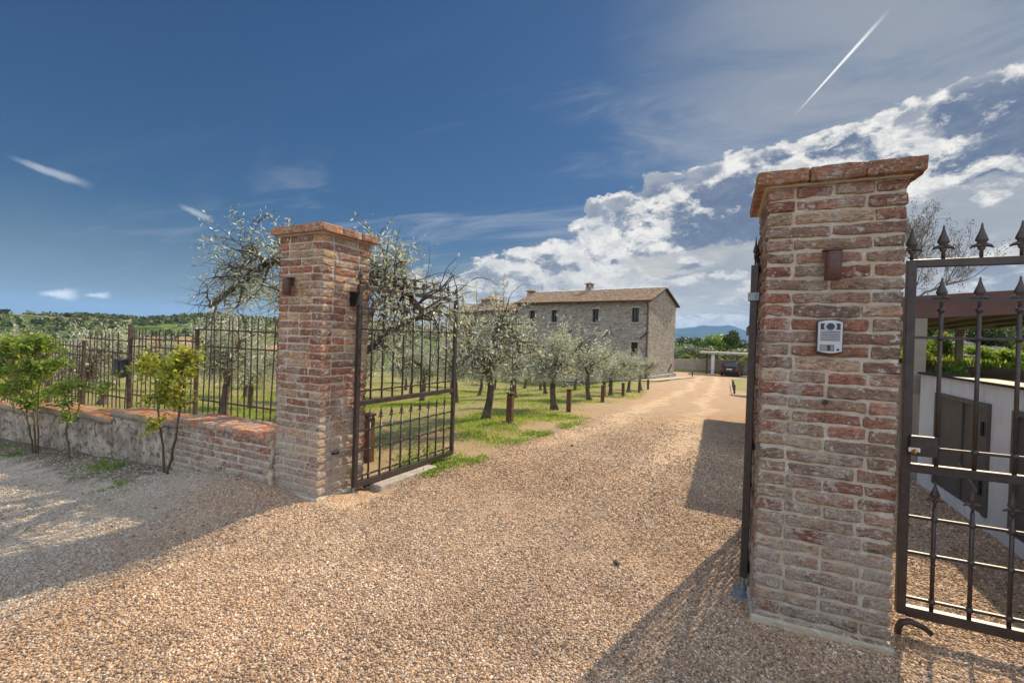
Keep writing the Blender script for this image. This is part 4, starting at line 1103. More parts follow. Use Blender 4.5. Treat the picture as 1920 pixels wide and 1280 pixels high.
# ------------------------------------------------------------------ farmhouse
A = np.array((-6.037, 39.705, -1.755)); GA = R(12)      # local x = along the gable, local y = along the long wall (away to the left)
fh = empty('farmhouse', tuple(A), -GA+math.pi/2)        # local +x points along the gable direction
tag(fh, 'old two-storey stone farmhouse with terracotta tiled roof behind the olive trees', 'house')
# in this frame: x = distance along the gable (0..W), y = distance along the long wall to the left (0..LN)
W, LN, EV, RG = 6.9, 13.9, 6.75, 8.05; LW, EW, RW = 10.2, 5.92, 6.95
wins = [(.90, 1.55, 4.85, 6.08), (4.70, 5.30, 4.82, 6.03), (9.08, 9.72, 4.79, 5.97), (11.68, 12.28, 4.82, 5.95), (.93, 1.52, 1.95, 3.14), (5.0, 5.6, 1.9, 3.1), (9.4, 10.0, 1.9, 3.1)]
winw = [(17.97, 18.6, 4.38, 5.07), (21.2, 21.8, 4.2, 5.05)]
def wall_with_holes(y0, y1, z1, holes):
    ys_ = sorted({y0, y1, *[v for hh in holes for v in hh[:2]]}); zs = sorted({-.8, z1, *[v for hh in holes for v in hh[2:]]}); m = MB()
    for a, b in zip(ys_, ys_[1:]):
        for c, d in zip(zs, zs[1:]):
            if any(a >= q_[0]-1e-6 and b <= q_[1]+1e-6 and c >= q_[2]-1e-6 and d <= q_[3]+1e-6 for q_ in holes): continue
            m.add([(0, a, c), (0, b, c), (0, b, d), (0, a, d)], [(0, 3, 2, 1)])
    for a, b, c, d in holes:
        t = .28; m.add([(0, a, c), (0, b, c), (0, b, d), (0, a, d), (t, a, c), (t, b, c), (t, b, d), (t, a, d)], [(0, 1, 5, 4), (1, 2, 6, 5), (2, 3, 7, 6), (3, 0, 4, 7)])
    return m
m = wall_with_holes(0, LN, EV, wins)
m.add([(0, 0, -.8), (W, 0, -.8), (W, 0, EV), (W/2, 0, RG), (0, 0, EV)], [(0, 1, 2, 3, 4)])
m.add([(0, LN, -.8), (W, LN, -.8), (W, LN, EV), (W/2, LN, RG), (0, LN, EV)], [(4, 3, 2, 1, 0)]); m.add([(W, 0, -.8), (W, LN, -.8), (W, LN, EV), (W, 0, EV)], [(0, 1, 2, 3)])
m.build('wall', M['stonewall'], fh)
mw = wall_with_holes(0, LW, EW, [(a-LN, b-LN, c, d) for a, b, c, d in winw])
mw.add([(0, LW, -.8), (W, LW, -.8), (W, LW, EW), (W/2, LW, RW), (0, LW, EW)], [(4, 3, 2, 1, 0)]); mw.add([(W, 0, -.8), (W, LW, -.8), (W, LW, EW), (W, 0, EW)], [(0, 1, 2, 3)])
ow = mw.build('wing_wall', M['stonewall'], fh); ow.location = (0.02, LN+.002, 0)
def tiled_roof(y0, y1, ze, zr, ov=.42, og=.28, name='roof'):
    """two pitches of barrel tiles as a corrugated sheet with stepped courses"""
    m = MB(); sl = (zr-ze)/(W/2)
    for side in (0, 1):
        ny = int((y1-y0+og)/.05); nx = 18; ya = y0-og
        yy = np.linspace(ya, y1, ny); V = []; cc = []
        run = W/2+ov
        for i in range(nx+1):
            for half in (0, 1):
                if (i == 0 and half == 0) or (i == nx and half == 1): continue
                t = i/nx; x = -ov+run*t; lift = .05 if half else .0
                for j, y in enumerate(yy):
                    ph = (y-ya)/.20*math.pi; z = ze+sl*x+.07+.045*abs(math.sin(ph))+lift*(1 if half else 0)+.006*math.sin(j*1.7+i*2.3)
                    V.append((x if side == 0 else W-x, y, z)); tc = int((y-ya)/.20); rs = random.Random(tc*97+i*13+side*7); k = rs.choice([(.36, .23, .15), (.42, .30, .20), (.34, .24, .17), (.54, .44, .32), (.44, .37, .29), (.28, .22, .17), (.48, .34, .22)]); cc.append(k)
        rows = len(V)//ny; o = len(m.v); m.v += V; m.c += cc
        for r_ in range(rows-1):
            for j in range(ny-1):
                f = (o+r_*ny+j, o+r_*ny+j+1, o+(r_+1)*ny+j+1, o+(r_+1)*ny+j); m.f.append(f if side else f[::-1])
    ro = m.build(name, M['roof'], fh, col=True)
    d = MB()
    for side in (0, 1):
        x0, x1 = -ov+.02, W/2; za, zb = ze+sl*x0, zr
        q_ = [(x0, za-.02), (x1, zb-.02), (x1, zb+.055), (x0, za+.055)]
        if side: q_ = [(W-a, b) for a, b in q_][::-1]
        d.prism(q_, y0-og+.01, y1-.01, lambda u, v, t: (u, t, v))
    d.build('roof_deck', M['shutter'] if name == 'roof' else M['shutter'], ro)
    rc = MB(); rc.tube([(W/2, y0-og, zr+.10), (W/2, y1, zr+.10)], .10, 8); rc.build('ridge_tiles', M['roof'], ro, col=True)
    return ro
r1_ = tiled_roof(0, LN+.1, EV, RG); r2_ = tiled_roof(LN+.12, LN+LW, EW, RW, name='wing_roof')
gt_ = MB(); gt_.tube([(-.50, -.2, EV-.10), (-.50, LN, EV-.10)], .065, 8); gt_.build('gutter', M['brownbeam'], r1_)
gt_ = MB(); gt_.tube([(-.48, .12, EV-.12), (-.10, .12, EV-.45), (-.07, .12, EV-.6), (-.07, .12, .1)], .05, 8); gt_.build('downpipe', M['brownbeam'], fh)
def window(a, b, c, d, x=.2):
    m = MB(); m.box((x, (a+b)/2, d-.03), (.06, b-a, .06)); m.box((x, (a+b)/2, c+.03), (.06, b-a, .06)); m.box((x, a+.03, (c+d)/2), (.06, .06, d-c-.122)); m.box((x, b-.03, (c+d)/2), (.06, .06, d-c-.122)); m.box((x, (a+b)/2, (c+d)/2), (.055, .05, d-c-.122))
    o = m.build('window', M['shutter'], fh)
    g = MB(); g.box((x+.04, (a+b)/2, (c+d)/2), (.01, b-a, d-c)); g.build('pane', M['lens'], o)
    s = MB(); s.box((-.03, (a+b)/2, c-.045), (.16, b-a+.24, .09)); s.build('sill', M['lichen'], o)
    l = MB(); l.box((-.004, (a+b)/2, d+.07), (.05, b-a+.30, .13)); l.build('lintel', M['lichen'], o)
for q_ in wins+winw: window(*q_)
for (y_, z_) in ((4.03, 3.68), (.43, 3.70), (7.75, 3.79)):
    m = MB(); m.bar((-.05, y_+.30, z_-.27), (-.05, y_-.30, z_+.27), .09, .07); m.build('wall_anchor', M['shutter'], fh)
m = MB(); m.bar((5.2, -.05, .55), (6.1, -.05, 1.15), .08, .07); m.build('wall_anchor', M['shutter'], fh)
def chimney(x, y, z0, z1, wd=.6):
    m = MB(); m.box((x, y, (z0+z1)/2), (wd, wd, z1-z0)); o = m.build('chimney', M['stonewall'], fh)
    m = MB()
    for a in (-1, 0, 1):
        for b in (-1, 0, 1):
            if a or b: m.box((x+a*wd*.38, y+b*wd*.38, z1+.13), (.10, .10, .26))
    m.build('cowl_posts', M['stonewall'], o)
    m = MB(); m.add([(x+a*wd*.68, y+b*wd*.68, z1+.26) for a, b in ((-1, -1), (1, -1), (1, 1), (-1, 1))]+[(x+a*wd*.68, y+b*wd*.68, z1+.33) for a, b in ((-1, -1), (1, -1), (1, 1), (-1, 1))]+[(x, y, z1+.52)], [(3, 2, 1, 0), (0, 1, 5, 4), (1, 2, 6, 5), (2, 3, 7, 6), (3, 0, 4, 7), (4, 5, 8), (5, 6, 8), (6, 7, 8), (7, 4, 8)], (.38, .26, .16)); m.build('cowl_roof', M['roof'], o, col=True)
chimney(W/2+.2, 7.6, RG-.3, RG+.45); chimney(W/2, LN+.7, RW-.4, RW+1.05, .7); 
m = MB(); m.box((W/2+.6, 20.6, 6.6), (1.8, 1.9, 1.9)); o = m.build('dovecote', M['stonewall'], fh)
m = MB(); m.add([(W/2+.6+a*1.15, 20.6+b*1.2, 7.5) for a, b in ((-1, -1), (1, -1), (1, 1), (-1, 1))]+[(W/2+.6, 20.6, 8.1)], [(3, 2, 1, 0), (0, 1, 4), (1, 2, 4), (2, 3, 4), (3, 0, 4)], (.40, .24, .13)); m.build('dovecote_roof', M['roof'], o, col=True)
m = MB(); m.tube([(W/2, 13.2, RG), (W/2, 13.2, RG+.75)], .018, 5); m.tube([(W/2, 13.0, RG+.6), (W/2, 13.4, RG+.6)], .01, 4); m.build('aerial', M['galv'], fh)
m = MB(); m.box((W/2, -.10, .05), (W+.1, .30, .5)); m.build('plinth', M['stonewall'], fh, bevel=.03)
# paved apron along the house
m = MB()
ca, sa = math.cos(math.pi/2-GA), math.sin(math.pi/2-GA)
def fw_(x, y, z=None): X = A[0]+x*ca-y*sa; Y = A[1]+x*sa+y*ca; return (X, Y, h(X, Y)+.05 if z is None else z)
vv = []; ff = []
for i in range(25):
    for j, xo in enumerate((-2.6, -1.3, -.01)): vv.append(fw_(xo, -1.6+i*1.1))
ff = [(i*3+j, i*3+j+1, i*3+j+4, i*3+j+3) for i in range(24) for j in range(2)]
m.add(vv, ff); o0 = m.build('house_path', M['lichen']); tag(o0, kind='structure')
m = MB(); m.add([fw_(-2.6, -1.6), fw_(-2.6, .0), fw_(W+1.5, 0), fw_(W+1.5, -1.6)], [(0, 1, 2, 3)]); tag(m.build('gable_path', M['lichen']), kind='structure')

# ------------------------------------------------------------------ right side: concrete wall, doors, carport, planting bed
cw = empty('concrete_wall', (2.0, 0, 0)); tag(cw, 'pale concrete retaining wall with grey metal service doors on the right', 'wall')
drs = [(5.13, 6.20), (3.70, 4.77), (2.3, 3.4)]
m = MB(); zt, zb_ = 1.235, -.4; ys_ = sorted([-4.0, 6.68]+[v for d in drs for v in d])
for a, b in zip(ys_, ys_[1:]):
    dz = [(zb_, .125), (1.075, zt)] if (a, b) in drs else [(zb_, zt)]
    for c, d in dz: m.add([(0, a, c), (0, b, c), (0, b, d), (0, a, d)], [(0, 3, 2, 1)] if False else [(0, 1, 2, 3)])
for a, b in drs:
    m.add([(0, a, .125), (0, b, .125), (0, b, 1.075), (0, a, 1.075), (.06, a, .125), (.06, b, .125), (.06, b, 1.075), (.06, a, 1.075)], [(4, 5, 1, 0), (5, 6, 2, 1), (6, 7, 3, 2), (7, 4, 0, 3), (4, 5, 6, 7)])
m.add([(0, 6.68, zb_), (.22, 6.68, zb_), (.22, 6.68, zt), (0, 6.68, zt)], [(3, 2, 1, 0)]); m.add([(0, -4, zt), (.22, -4, zt), (.22, 6.68, zt), (0, 6.68, zt)], [(0, 1, 2, 3)]); m.add([(.22, -4, zb_), (.22, 6.68, zb_), (.22, 6.68, zt), (.22, -4, zt)], [(3, 2, 1, 0)])
m.build('body', M['concrete'], cw)
m = MB(); m.box((.125, 1.36, zt+.012), (.29, 10.70, .022)); m.build('coping_strip', M['black'], cw)
for a, b in drs:
    m = MB(); md = (a+b)/2
    for p, q_ in ((a, md), (md, b)): m.box((.012, (p+q_)/2, .60), (.030, q_-p-.012, .93))
    d = m.build('door', M['greydoor'], cw, bevel=.003)
    m = MB(); m.box((-.012, a+.02, .60), (.03, .045, .94)); m.box((-.012, b-.02, .60), (.03, .045, .94)); m.box((-.012, md, 1.055), (.03, b-a-.09, .04)); m.box((-.010, md-.045, .6), (.012, .03, .90)); m.build('door_frame', M['greydoor'], d, bevel=.002)
    m = MB(); m.tube([(-.035, a+.05, .30), (-.035, a+.05, .42)], .012, 6); m.tube([(-.035, a+.05, .80), (-.035, a+.05, .92)], .012, 6); m.build('hinges', M['black'], d)
    m = MB(); m.bar((-.02, md-.05, .47), (-.02, a+.1, .30), .012, .012); m.build('latch', M['galv'], d)

xs_ = np.concatenate([np.arange(2.15, 6, .2), np.arange(6, 40, 1.5)]); ys2 = np.arange(-4, 27, .4)
def bed_z(X, Y): return 1.10+.02*np.clip(X-2.15, 0, 8)+.62*ss(13.8, 20, Y)+.05*vnoise(X, Y, 1.3, 4)-ss(25, 26.6, Y)*3
tag(grid_sheet('planting_bed', xs_, ys2, M['dirt'], bed_z), kind='structure')
m = MB(); m.box((2.13, 15.2, .2), (.10, 17, 2.0)); tag(m.build('retaining_wall', M['rendered']), 'rendered wall holding the planting bed behind the carport post', 'wall')

cp = empty('carport', (0, 0, 0)); tag(cp, 'carport with brown fascia and taupe steel purlins right of the pillar', 'carport')
def cz(x): return 2.005+.073*(x-1.95)-.004*(x-1.95)**2 if x > .4 else 2.0
X0, X1, Y0, Y1 = .50, 6.2, 7.0, 15.5
def strip(y0, y1, za, zb2, x0=X0, x1=X1, n=16):
    mm = MB(); xs3 = np.linspace(x0, x1, n); poly = [(x, cz(x)+za) for x in xs3]+[(x, cz(x)+zb2) for x in xs3[::-1]]
    mm.prism(poly, y0, y1, lambda u, v, t: (u, t, v)); return mm
strip(Y0, Y0+.05, -.13, .14).build('fascia', M['brownbeam'], cp)
strip(Y0+.052, Y1, .085, .12).build('roof_sheet', M['greybeam'], cp)
m = MB(); m.box((X0+.02, (Y0+Y1)/2+.05, cz(X0)-.0), (.04, Y1-Y0-.12, .24)); m.build('side_fascia', M['brownbeam'], cp)
m = MB(); m.tube([(1.98, Y0+.16, cz(2)-.02), (1.98, Y0+.16, 1.75), (2.02, Y0+.16, 1.6)], .045, 8); m.build('rain_pipe', M['greybeam'], cp)
for xb in (1.55, 2.25, 2.85, 3.45, 4.1, 4.9, 5.7):
    xe = xb+(15.3-7.06)*math.tan(R(8)); zz1, zz2 = cz(xb)-.005, cz(min(xe, 6.2))-.03
    m = MB(); m.bar((xb, Y0+.06, zz1), (xe, 15.3, zz2), .07, .15); pu = m.build('purlin', M['greybeam'], cp)
    m = MB(); m.bar((xb, Y0+.06, zz1-.082), (xe, 15.3, zz2-.082), .12, .012); m.build('lit_flange', M['lit_flange'], pu)
strip(15.2, 15.3, -.13, .08).build('end_beam', M['greybeam'], cp)
for xb in (X0+.14,):
    m = MB(); m.bar((xb, Y0+.06, cz(xb)+.035), (xb, Y1, cz(xb)+.035), .08, .09); m.build('rafter', M['greybeam'], cp)
for (px_, py_) in ((2.0, 6.82), (2.55, 12.7), (5.2, 7.3), (5.2, 15.0)):
    m = MB(); z0 = -.1 if px_ < 2 else 1.0; m.box((px_, py_, (z0+cz(px_)-.14)/2), (.13, .11, cz(px_)-.14-z0)); m.build('post', M['greybeam'], cp, bevel=.004)

# planting on the bed
def shrub(name, label, x, y, z, rad, hgt, n, m, leaf, seed, stretch=1., ratio=.24, flower=None, group=None, cat='shrub'):
    g = np.random.default_rng(seed); root = empty(name, (x, y, z)); tag(root, label, cat, group)
    c = MB(); P_ = []; Dv = []
    for _ in range(14):
        a = g.uniform(0, 6.28); e = g.uniform(.35, 1.4); d = np.array((math.cos(a)*math.cos(e), math.sin(a)*math.cos(e), math.sin(e)))
        tip = d*np.array((rad, rad*stretch, hgt))*g.uniform(.6, 1.)
        pts = [np.array((0, 0, -.05)), tip*.5+g.normal(size=3)*rad*.08, tip]; c.tube(pts, [.012*hgt+.003, .007*hgt+.002, .002], 4, False)
        k = n//14
        cl_ = tip*g.uniform(.35, 1.05, (k, 1))+g.normal(size=(k, 3))*np.array((rad, rad*stretch, hgt*.7))*.20
        cl_[:, 2] = np.abs(cl_[:, 2]); P_.append(cl_); Dv.append(rand_unit(g, k)+d*.6+np.array((0, 0, .25)))
    P_ = np.vstack(P_); Dv = np.vstack(Dv); cc = g.uniform(.6, 1.3, (len(P_), 1))*np.ones((1, 3))
    V, F, cc = leaves_mesh(P_, Dv, leaf, ratio, cc)
    c.build('stems', M['stemwood'], root); fast('foliage', V, F, m, root, cols=cc)
    if flower:
        mm = MB()
        for _ in range(flower[0]):
            p = P_[g.integers(0, len(P_))]+np.array((0, 0, .03)); s = flower[2]; mm.lathe(p, [(.001, 0), (s, s*.5), (s*.6, s), (.001, s*1.1)], 6)
        mm.build('flowers', flower[1], root)
    return root
bx_ = g_.uniform(2.6, 12, 2600); by_ = g_.uniform(13.2, 23, 2600); bk = vnoise(bx_, by_, .9, 6.) > -.12; bx_, by_ = bx_[bk], by_[bk]
tag(tufts('bed_ground_cover', np.stack([bx_, by_, bed_z(bx_, by_)], -1), np.full(len(bx_), .16), 14, 55, M['grass'], .014, .14), 'bright green ground cover on the sloping bed behind the carport', 'ground cover', kind='stuff')
M['redflower'] = simple('red_petal', (.75, .10, .03), (.8, .25, .05), 30, .6, .3, 0)
def bz_(x, y): return float(bed_z(np.array(x), np.array(y)))
pl = [(4.75, 15.9, .40, .50, 'grass', 'bright low plant left of the flowering one beyond the carport post'), (5.25, 16.1, .42, .62, 'shrub', 'green shrub with orange-red flowers on the bed between the first two gate bars'), (5.85, 15.7, .34, .34, 'grass', 'low yellow-green plant cushion right of the flowering shrub'),
      (6.6, 17.4, .75, .85, 'darkleaf', 'dark green rounded shrub on the bed between the second and third gate bars'), (7.2, 16.2, .55, .70, 'shrub', 'bright leafy shrub at the right end of the bed'), (5.6, 19.0, .9, .85, 'darkleaf', 'dark shrub in the second row of the bed behind the flowers'),
      (7.8, 18.6, 1.0, 1.1, 'shrub', 'large green shrub far back on the planting bed'), (4.5, 15.3, .30, .28, 'grass', 'small grassy clump nearest the carport post'), (6.3, 15.4, .36, .30, 'grass', 'grassy clump in front of the rocks on the bed'), (6.6, 20.5, 1.3, 1.2, 'darkleaf', 'broad dark shrub at the back of the bed'), (4.9, 17.6, .5, .55, 'shrub', 'mid green shrub behind the flowering one'), (8.9, 19.0, 1.2, 1.3, 'shrub', 'tall green shrub at the right edge behind the bed'), (7.0, 15.2, .4, .34, 'grass', 'grassy clump by the third gate bar'), (2.5, 7.4, .16, .16, 'shrub', 'tiny shaded plant on the bed close behind the concrete wall')]
for i, (x, y, r_, hg, mm_, lb) in enumerate(pl):
    shrub('bed_shrub', lb, x, y, bz_(x, y), r_, hg, 1500 if r_ < .5 else 3200, M[mm_], .075 if r_ < .5 else .09, 60+i, flower=(16, M['redflower'], .05) if i == 1 else None, group='plants on the raised bed')
rk = np.random.default_rng(3)
def rock(x, y, z, s, seed, label, m_=M['lichen'], grp='stones'):
    g = np.random.default_rng(seed); mm = MB(); n = 7; V = []
    import_v = []
    for i in range(5):
        t = math.pi*i/4
        for j in range(n):
            a = 2*math.pi*j/n; rr = s*g.uniform(.8, 1.15); import_v.append((rr*math.sin(t)*math.cos(a)*1.2, rr*math.sin(t)*math.sin(a), rr*math.cos(t)*.6+s*.25))
    F = [(i*n+j, i*n+(j+1) % n, (i+1)*n+(j+1) % n, (i+1)*n+j) for i in range(4) for j in range(n)]
    mm.add(import_v, F); o = mm.build('rock', m_); o.location = (x, y, z); tag(o, label, 'rock', grp); return o
for i, (x, y, s, lb) in enumerate([(5.5, 15.4, .22, 'grey rock on the bed left of the second gate bar'), (6.1, 16.2, .34, 'largest pale rock in the middle of the bed'), (6.8, 15.9, .24, 'pale rock right of the large one on the bed'), (4.9, 15.2, .16, 'small rock near the flowering shrub'), (7.5, 15.5, .26, 'rock at the right end of the bed'), (5.9, 17.0, .36, 'rock behind the others on the bed'), (6.5, 16.7, .28, 'rock half hidden below the dark shrub')]):
    rock(x, y, bz_(x, y), s, 90+i, lb, grp='rocks on the planting bed')
for i, (x, y, s, lb) in enumerate([(-5.12, 2.52, .055, 'pale rubble stone at the foot of the young rose bush'), (-4.96, 2.60, .045, 'small rubble stone against the brick wall corner'), (-4.83, 2.50, .040, 'rubble chip right of the rose stems'), (-5.02, 2.42, .035, 'flat stone in front of the rose bush'), (-5.3, 2.3, .05, 'pale stone left of the rose bush foot')]):
    rock(x, y, h(x, y)+.0, s, 110+i, lb, grp='rubble at the wall foot')


cl_p = [(-.62, 3.05, .022, 'small dark clod lying alone on the open gravel left of the right gate leaf'), (-1.9, 6.1, .02, 'dark clod on the gravel towards the first bollard')]
for i, (x, y, s, lb) in enumerate(cl_p): rock(x, y, float(drive_z(np.array([[x]]), np.array([[y]]))[0, 0])+.008, s, 140+i, lb, M['bark'], 'dark clods on the gravel')
g9 = np.random.default_rng(91); k = 420; X = g9.uniform(-6.5, 1.8, k); Y = g9.uniform(1.2, 11, k); ok = edge_dist(X, Y) > .0; X, Y = X[ok], Y[ok]; Z = drive_z(X[None], Y[None])[0]
V, F, cc = leaves_mesh(np.stack([X, Y, Z+.014], -1), rand_unit(g9, len(X))*np.array((1, 1, .12)), .035, .22, g9.uniform(.5, 1.2, (len(X), 1))*np.array([[1., .75, .5]]))
tag(fast('leaf_litter', V, F, M['bud'], cols=cc), 'dry olive leaves strewn thinly over the gravel', 'leaf litter', kind='stuff')
# bare spring trees beyond the carport
def bare_tree(x, y, z, hgt, label, seed, leafn=2500, leaf=.09):
    g = np.random.default_rng(seed); root = empty('budding_tree', (x, y, z)); tag(root, label, 'tree'); tm = MB(); bm_ = MB(); tips = []
    tm.tube([(0, 0, -.2), (.03, 0, hgt*.15), (0, .05, hgt*.3)], [hgt*.022, hgt*.017, hgt*.014], 8)
    def rec(p, d, ln, r, lv):
        pts, rr, d2 = grow(g, p, d, ln, r, 5, .13, .03); bm_.tube(pts, rr, 5 if lv < 2 else 3, False)
        if lv >= 4: tips.extend(pts[2:]); return
        for k in range(4 if lv else 5):
            q_ = pts[g.integers(2, 6)]; dd = d2+rand_unit(g, 1)[0]*(.75 if lv else .9)+np.array((0, 0, .15)); rec(q_, dd, ln*g.uniform(.55, .78), r*.55, lv+1)
    rec(np.array((0, .05, hgt*.28)), (0, 0, 1), hgt*.30, hgt*.013, 0)
    for _ in range(3): rec(np.array((0, .05, hgt*.26)), (g.normal()*.7, g.normal()*.7, .8), hgt*.28, hgt*.010, 0)
    T = np.array(tips); ix = g.integers(0, len(T), leafn); P_ = T[ix]+g.normal(size=(leafn, 3))*.08
    V, F, cc = leaves_mesh(P_, rand_unit(g, leafn), leaf, .3, g.uniform(.7, 1.2, (leafn, 1))*np.array([[1., 1., 1.]]))
    tm.build('trunk', M['greybark'], root, smooth=True); bm_.build('branches', M['greybark'], root); fast('buds', V, F, M['bud'], root, cols=cc); root.scale = (.6, .6, 1); return root
p = at(1712, 600, 23); bare_tree(p[0], 23, bz_(p[0], 21)-.2, 6.5, 'bare budding tree rising behind the right brick pillar', 5)
p = at(1718, 600, 40); bare_tree(p[0], 40, 0, 5.4, 'small distant budding tree low beside the pillar edge, above the fascia', 6, 4500)


# ------------------------------------------------------------------ far end of the drive
Dz = h(-1, 55)
rw = empty('retaining_wall', (0, 0, 0)); tag(rw, 'long rendered retaining wall at the far end of the drive', 'wall')
m = MB(); V = []
for i in range(21):
    X = -14+i*1.2; V += [(X, 60.1, h(X, 59)-.3), (X, 60.1, h(X, 61)+.12+.02*i), (X, 60.35, h(X, 61)+.12+.02*i), (X, 60.35, h(X, 59)-.3)]
m.add(V, [(i*4+j, i*4+(j+1) % 4, (i+1)*4+(j+1) % 4, (i+1)*4+j) for i in range(20) for j in range(4)]); m.build('body', M['rendered'], rw)
fc = empty('far_carport', (0, 0, 0)); tag(fc, 'small flat-roofed open carport over the parked black car', 'carport')
a = at(1312, 662, 57.5); b = at(1392, 658, 57.5); zr = (a[2]+b[2])/2-.1
m = MB(); m.box(((a[0]+b[0])/2+1.5, 58.2, zr), (b[0]-a[0]+3, 4.2, .20)); m.build('roof', M['lichen'], fc)
for X, Y in ((at(1325, 690, 57.2)[0], 57.2), (b[0]+2.4, 57), (b[0]+2.4, 60)): m = MB(); m.box((X, Y, (zr-.1+Dz-.2)/2), (.16, .16, zr-.1-Dz+.2)); m.build('post', M['post'], fc)
X = at(1336, 690, 56.3)[0]; m = MB(); m.box((X, 56.6, (zr-.1+Dz-.2)/2), (.34, .34, zr-.1-Dz+.2)); m.build('pillar', M['concrete'], fc)

# parked car, seen from behind
cx_, cy_ = float(at(1367, 700, 54.5)[0]), 54.2; ca_ = empty('parked_car', (cx_, cy_, h(cx_, cy_)+.02), R(-8)); tag(ca_, 'black estate car parked rear-on under the far carport', 'car')
def body_sections(secs_):
    V = []; n = len(secs_[0][1]); m = MB()
    for y, prof in secs_: V += [(x, y, z) for x, z in prof]
    F = [(i*n+j, i*n+(j+1) % n, (i+1)*n+(j+1) % n, (i+1)*n+j) for i in range(len(secs_)-1) for j in range(n)]
    F += [tuple(range(n)), tuple((len(secs_)-1)*n+j for j in range(n))[::-1]]; m.add(V, F); return m
def lowp(w_, z0, z1): return [(-w_*.96, z0), (w_*.96, z0), (w_, z0+.15), (w_*1.0, z0+.42), (w_*.95, z1), (-w_*.95, z1), (-w_*1.0, z0+.42), (-w_, z0+.15)]
m = body_sections([(0, lowp(.84, .34, .93)), (.12, lowp(.92, .24, .97)), (1.0, lowp(.93, .2, .98)), (3.0, lowp(.93, .2, .96)), (4.0, lowp(.90, .22, .88)), (4.5, lowp(.80, .28, .70))]); m.build('body', M['carpaint'], ca_, smooth=False, bevel=.03)
def top(w1, w2, z0, z1): return [(-w1, z0), (w1, z0), (w2, z1-.05), (w2*.85, z1), (-w2*.85, z1), (-w2, z1-.05)]
m = body_sections([(.12, top(.84, .66, .95, 1.08)), (.55, top(.85, .66, .95, 1.50)), (1.2, top(.86, .68, .95, 1.56)), (2.4, top(.86, .68, .95, 1.54)), (3.3, top(.84, .64, .93, 1.0))]); m.build('cabin', M['carpaint'], ca_, bevel=.02)
m = MB(); m.add([(-.70, .205, 1.03), (.70, .205, 1.03), (.56, .50, 1.42), (-.56, .50, 1.42)], [(0, 1, 2, 3)]); m.build('rear_window', M['lens'], ca_)
for sg in (-1, 1):
    m = MB(); m.add([(sg*.862, .6, 1.0), (sg*.872, 2.9, 1.0), (sg*.72, 2.4, 1.44), (sg*.715, .75, 1.44)], [(0, 1, 2, 3)]); m.build('side_window', M['lens'], ca_)
    m = MB(); m.box((sg*.76, -.005, .80), (.20, .06, .22)); m.build('tail_lamp', M['redlamp'], ca_, bevel=.01)
    m = MB(); m.box((sg*1.0, 3.0, 1.02), (.16, .08, .13)); m.build('mirror', M['carpaint'], ca_, bevel=.02)
    for yy_ in (.85, 3.55):
        m = MB(); m.prism([(math.cos(t)*.33, math.sin(t)*.33) for t in np.arange(20)*math.pi/10], sg*.72, sg*.935, lambda u, v, t: (t, yy_+u, .33+v)); wh = m.build('wheel', M['black'], ca_, bevel=.02)
        m = MB(); m.prism([(math.cos(t)*.21, math.sin(t)*.21) for t in np.arange(16)*math.pi/8], sg*.93, sg*.945, lambda u, v, t: (t, yy_+u, .33+v)); m.build('rim', M['galv'], wh)
m = MB(); m.box((0, -.012, .78), (.52, .02, .115)); m.build('number_plate', M['white'], ca_)
m = MB(); m.box((0, -.03, .42), (1.62, .10, .16)); m.build('bumper', M['black'], ca_, bevel=.02)


# far vegetation: rounded trees on real trunks
def far_tree(x, y, rad, hgt, m, n, leaf, seed, label, trunk=.3, cat='tree', group='trees beyond the far retaining wall', lob=9):
    g = np.random.default_rng(seed); z = h(x, y); root = empty('far_tree', (x, y, z)); tag(root, label, cat, group)
    t = MB(); t.tube([(0, 0, -.3), (.05*rad, 0, hgt*trunk), (0, 0, hgt*.7)], [rad*.09, rad*.07, rad*.03], 6); t.build('trunk', M['bark'], root)
    P_ = []
    for _ in range(lob):
        a = g.uniform(0, 6.28); c = np.array((math.cos(a)*rad*g.uniform(.1, .62), math.sin(a)*rad*g.uniform(.1, .62), hgt*(trunk+(1-trunk)*g.uniform(.22, .80)))); s = rad*g.uniform(.30, .50)
        k = n//lob; u = rand_unit(g, k)*(g.random((k, 1))**.33)*s*np.array((1, 1, .85)); P_.append(c+u)
    P_ = np.vstack(P_); P_[:, 2] = np.clip(P_[:, 2], hgt*trunk*.7, hgt); cc = g.uniform(.6, 1.35, (len(P_), 1))*np.ones((1, 3))
    V, F, cc = leaves_mesh(P_, rand_unit(g, len(P_)), leaf, .35, cc); fast('crown', V, F, m, root, cols=cc); return root


names = ['olive tree on the bank behind the far retaining wall', 'olive tree']
gq_ = np.random.default_rng(8); li = 0
far_spots = [(-16, 66, 2.0, 3.0), (-12.6, 68, 2.1, 3.0), (-9.0, 67, 1.9, 2.7), (-5.6, 70, 2.0, 2.9), (-2.2, 69, 1.9, 2.7), (1.6, 71, 2.0, 2.8), (-10.8, 75, 2.1, 3.1), (-6.6, 77, 2.1, 3.1), (-2.4, 78, 2.1, 3.0), (1.8, 80, 2.2, 3.1), (5.4, 72, 2, 3)]
for i, (x, y, r_, hg) in enumerate(far_spots):
    pos = ['behind the farmhouse gable', 'next to the farmhouse gable', 'above the left end of the far wall', 'left of the far carport roof', 'over the left edge of the far carport', 'above the far carport roof', 'back row near the farmhouse', 'back row, left of the umbrella pine', 'back row, over the far carport', 'back row beside the gate leaf edge', 'hidden mostly by the right gate leaf'][i]
    far_tree(x, y, r_, hg, M['silverleaf'], 1600, .30, 200+i, 'silvery far olive tree on the green bank, '+pos, .22, 'olive tree', 'olive trees beyond the far wall')
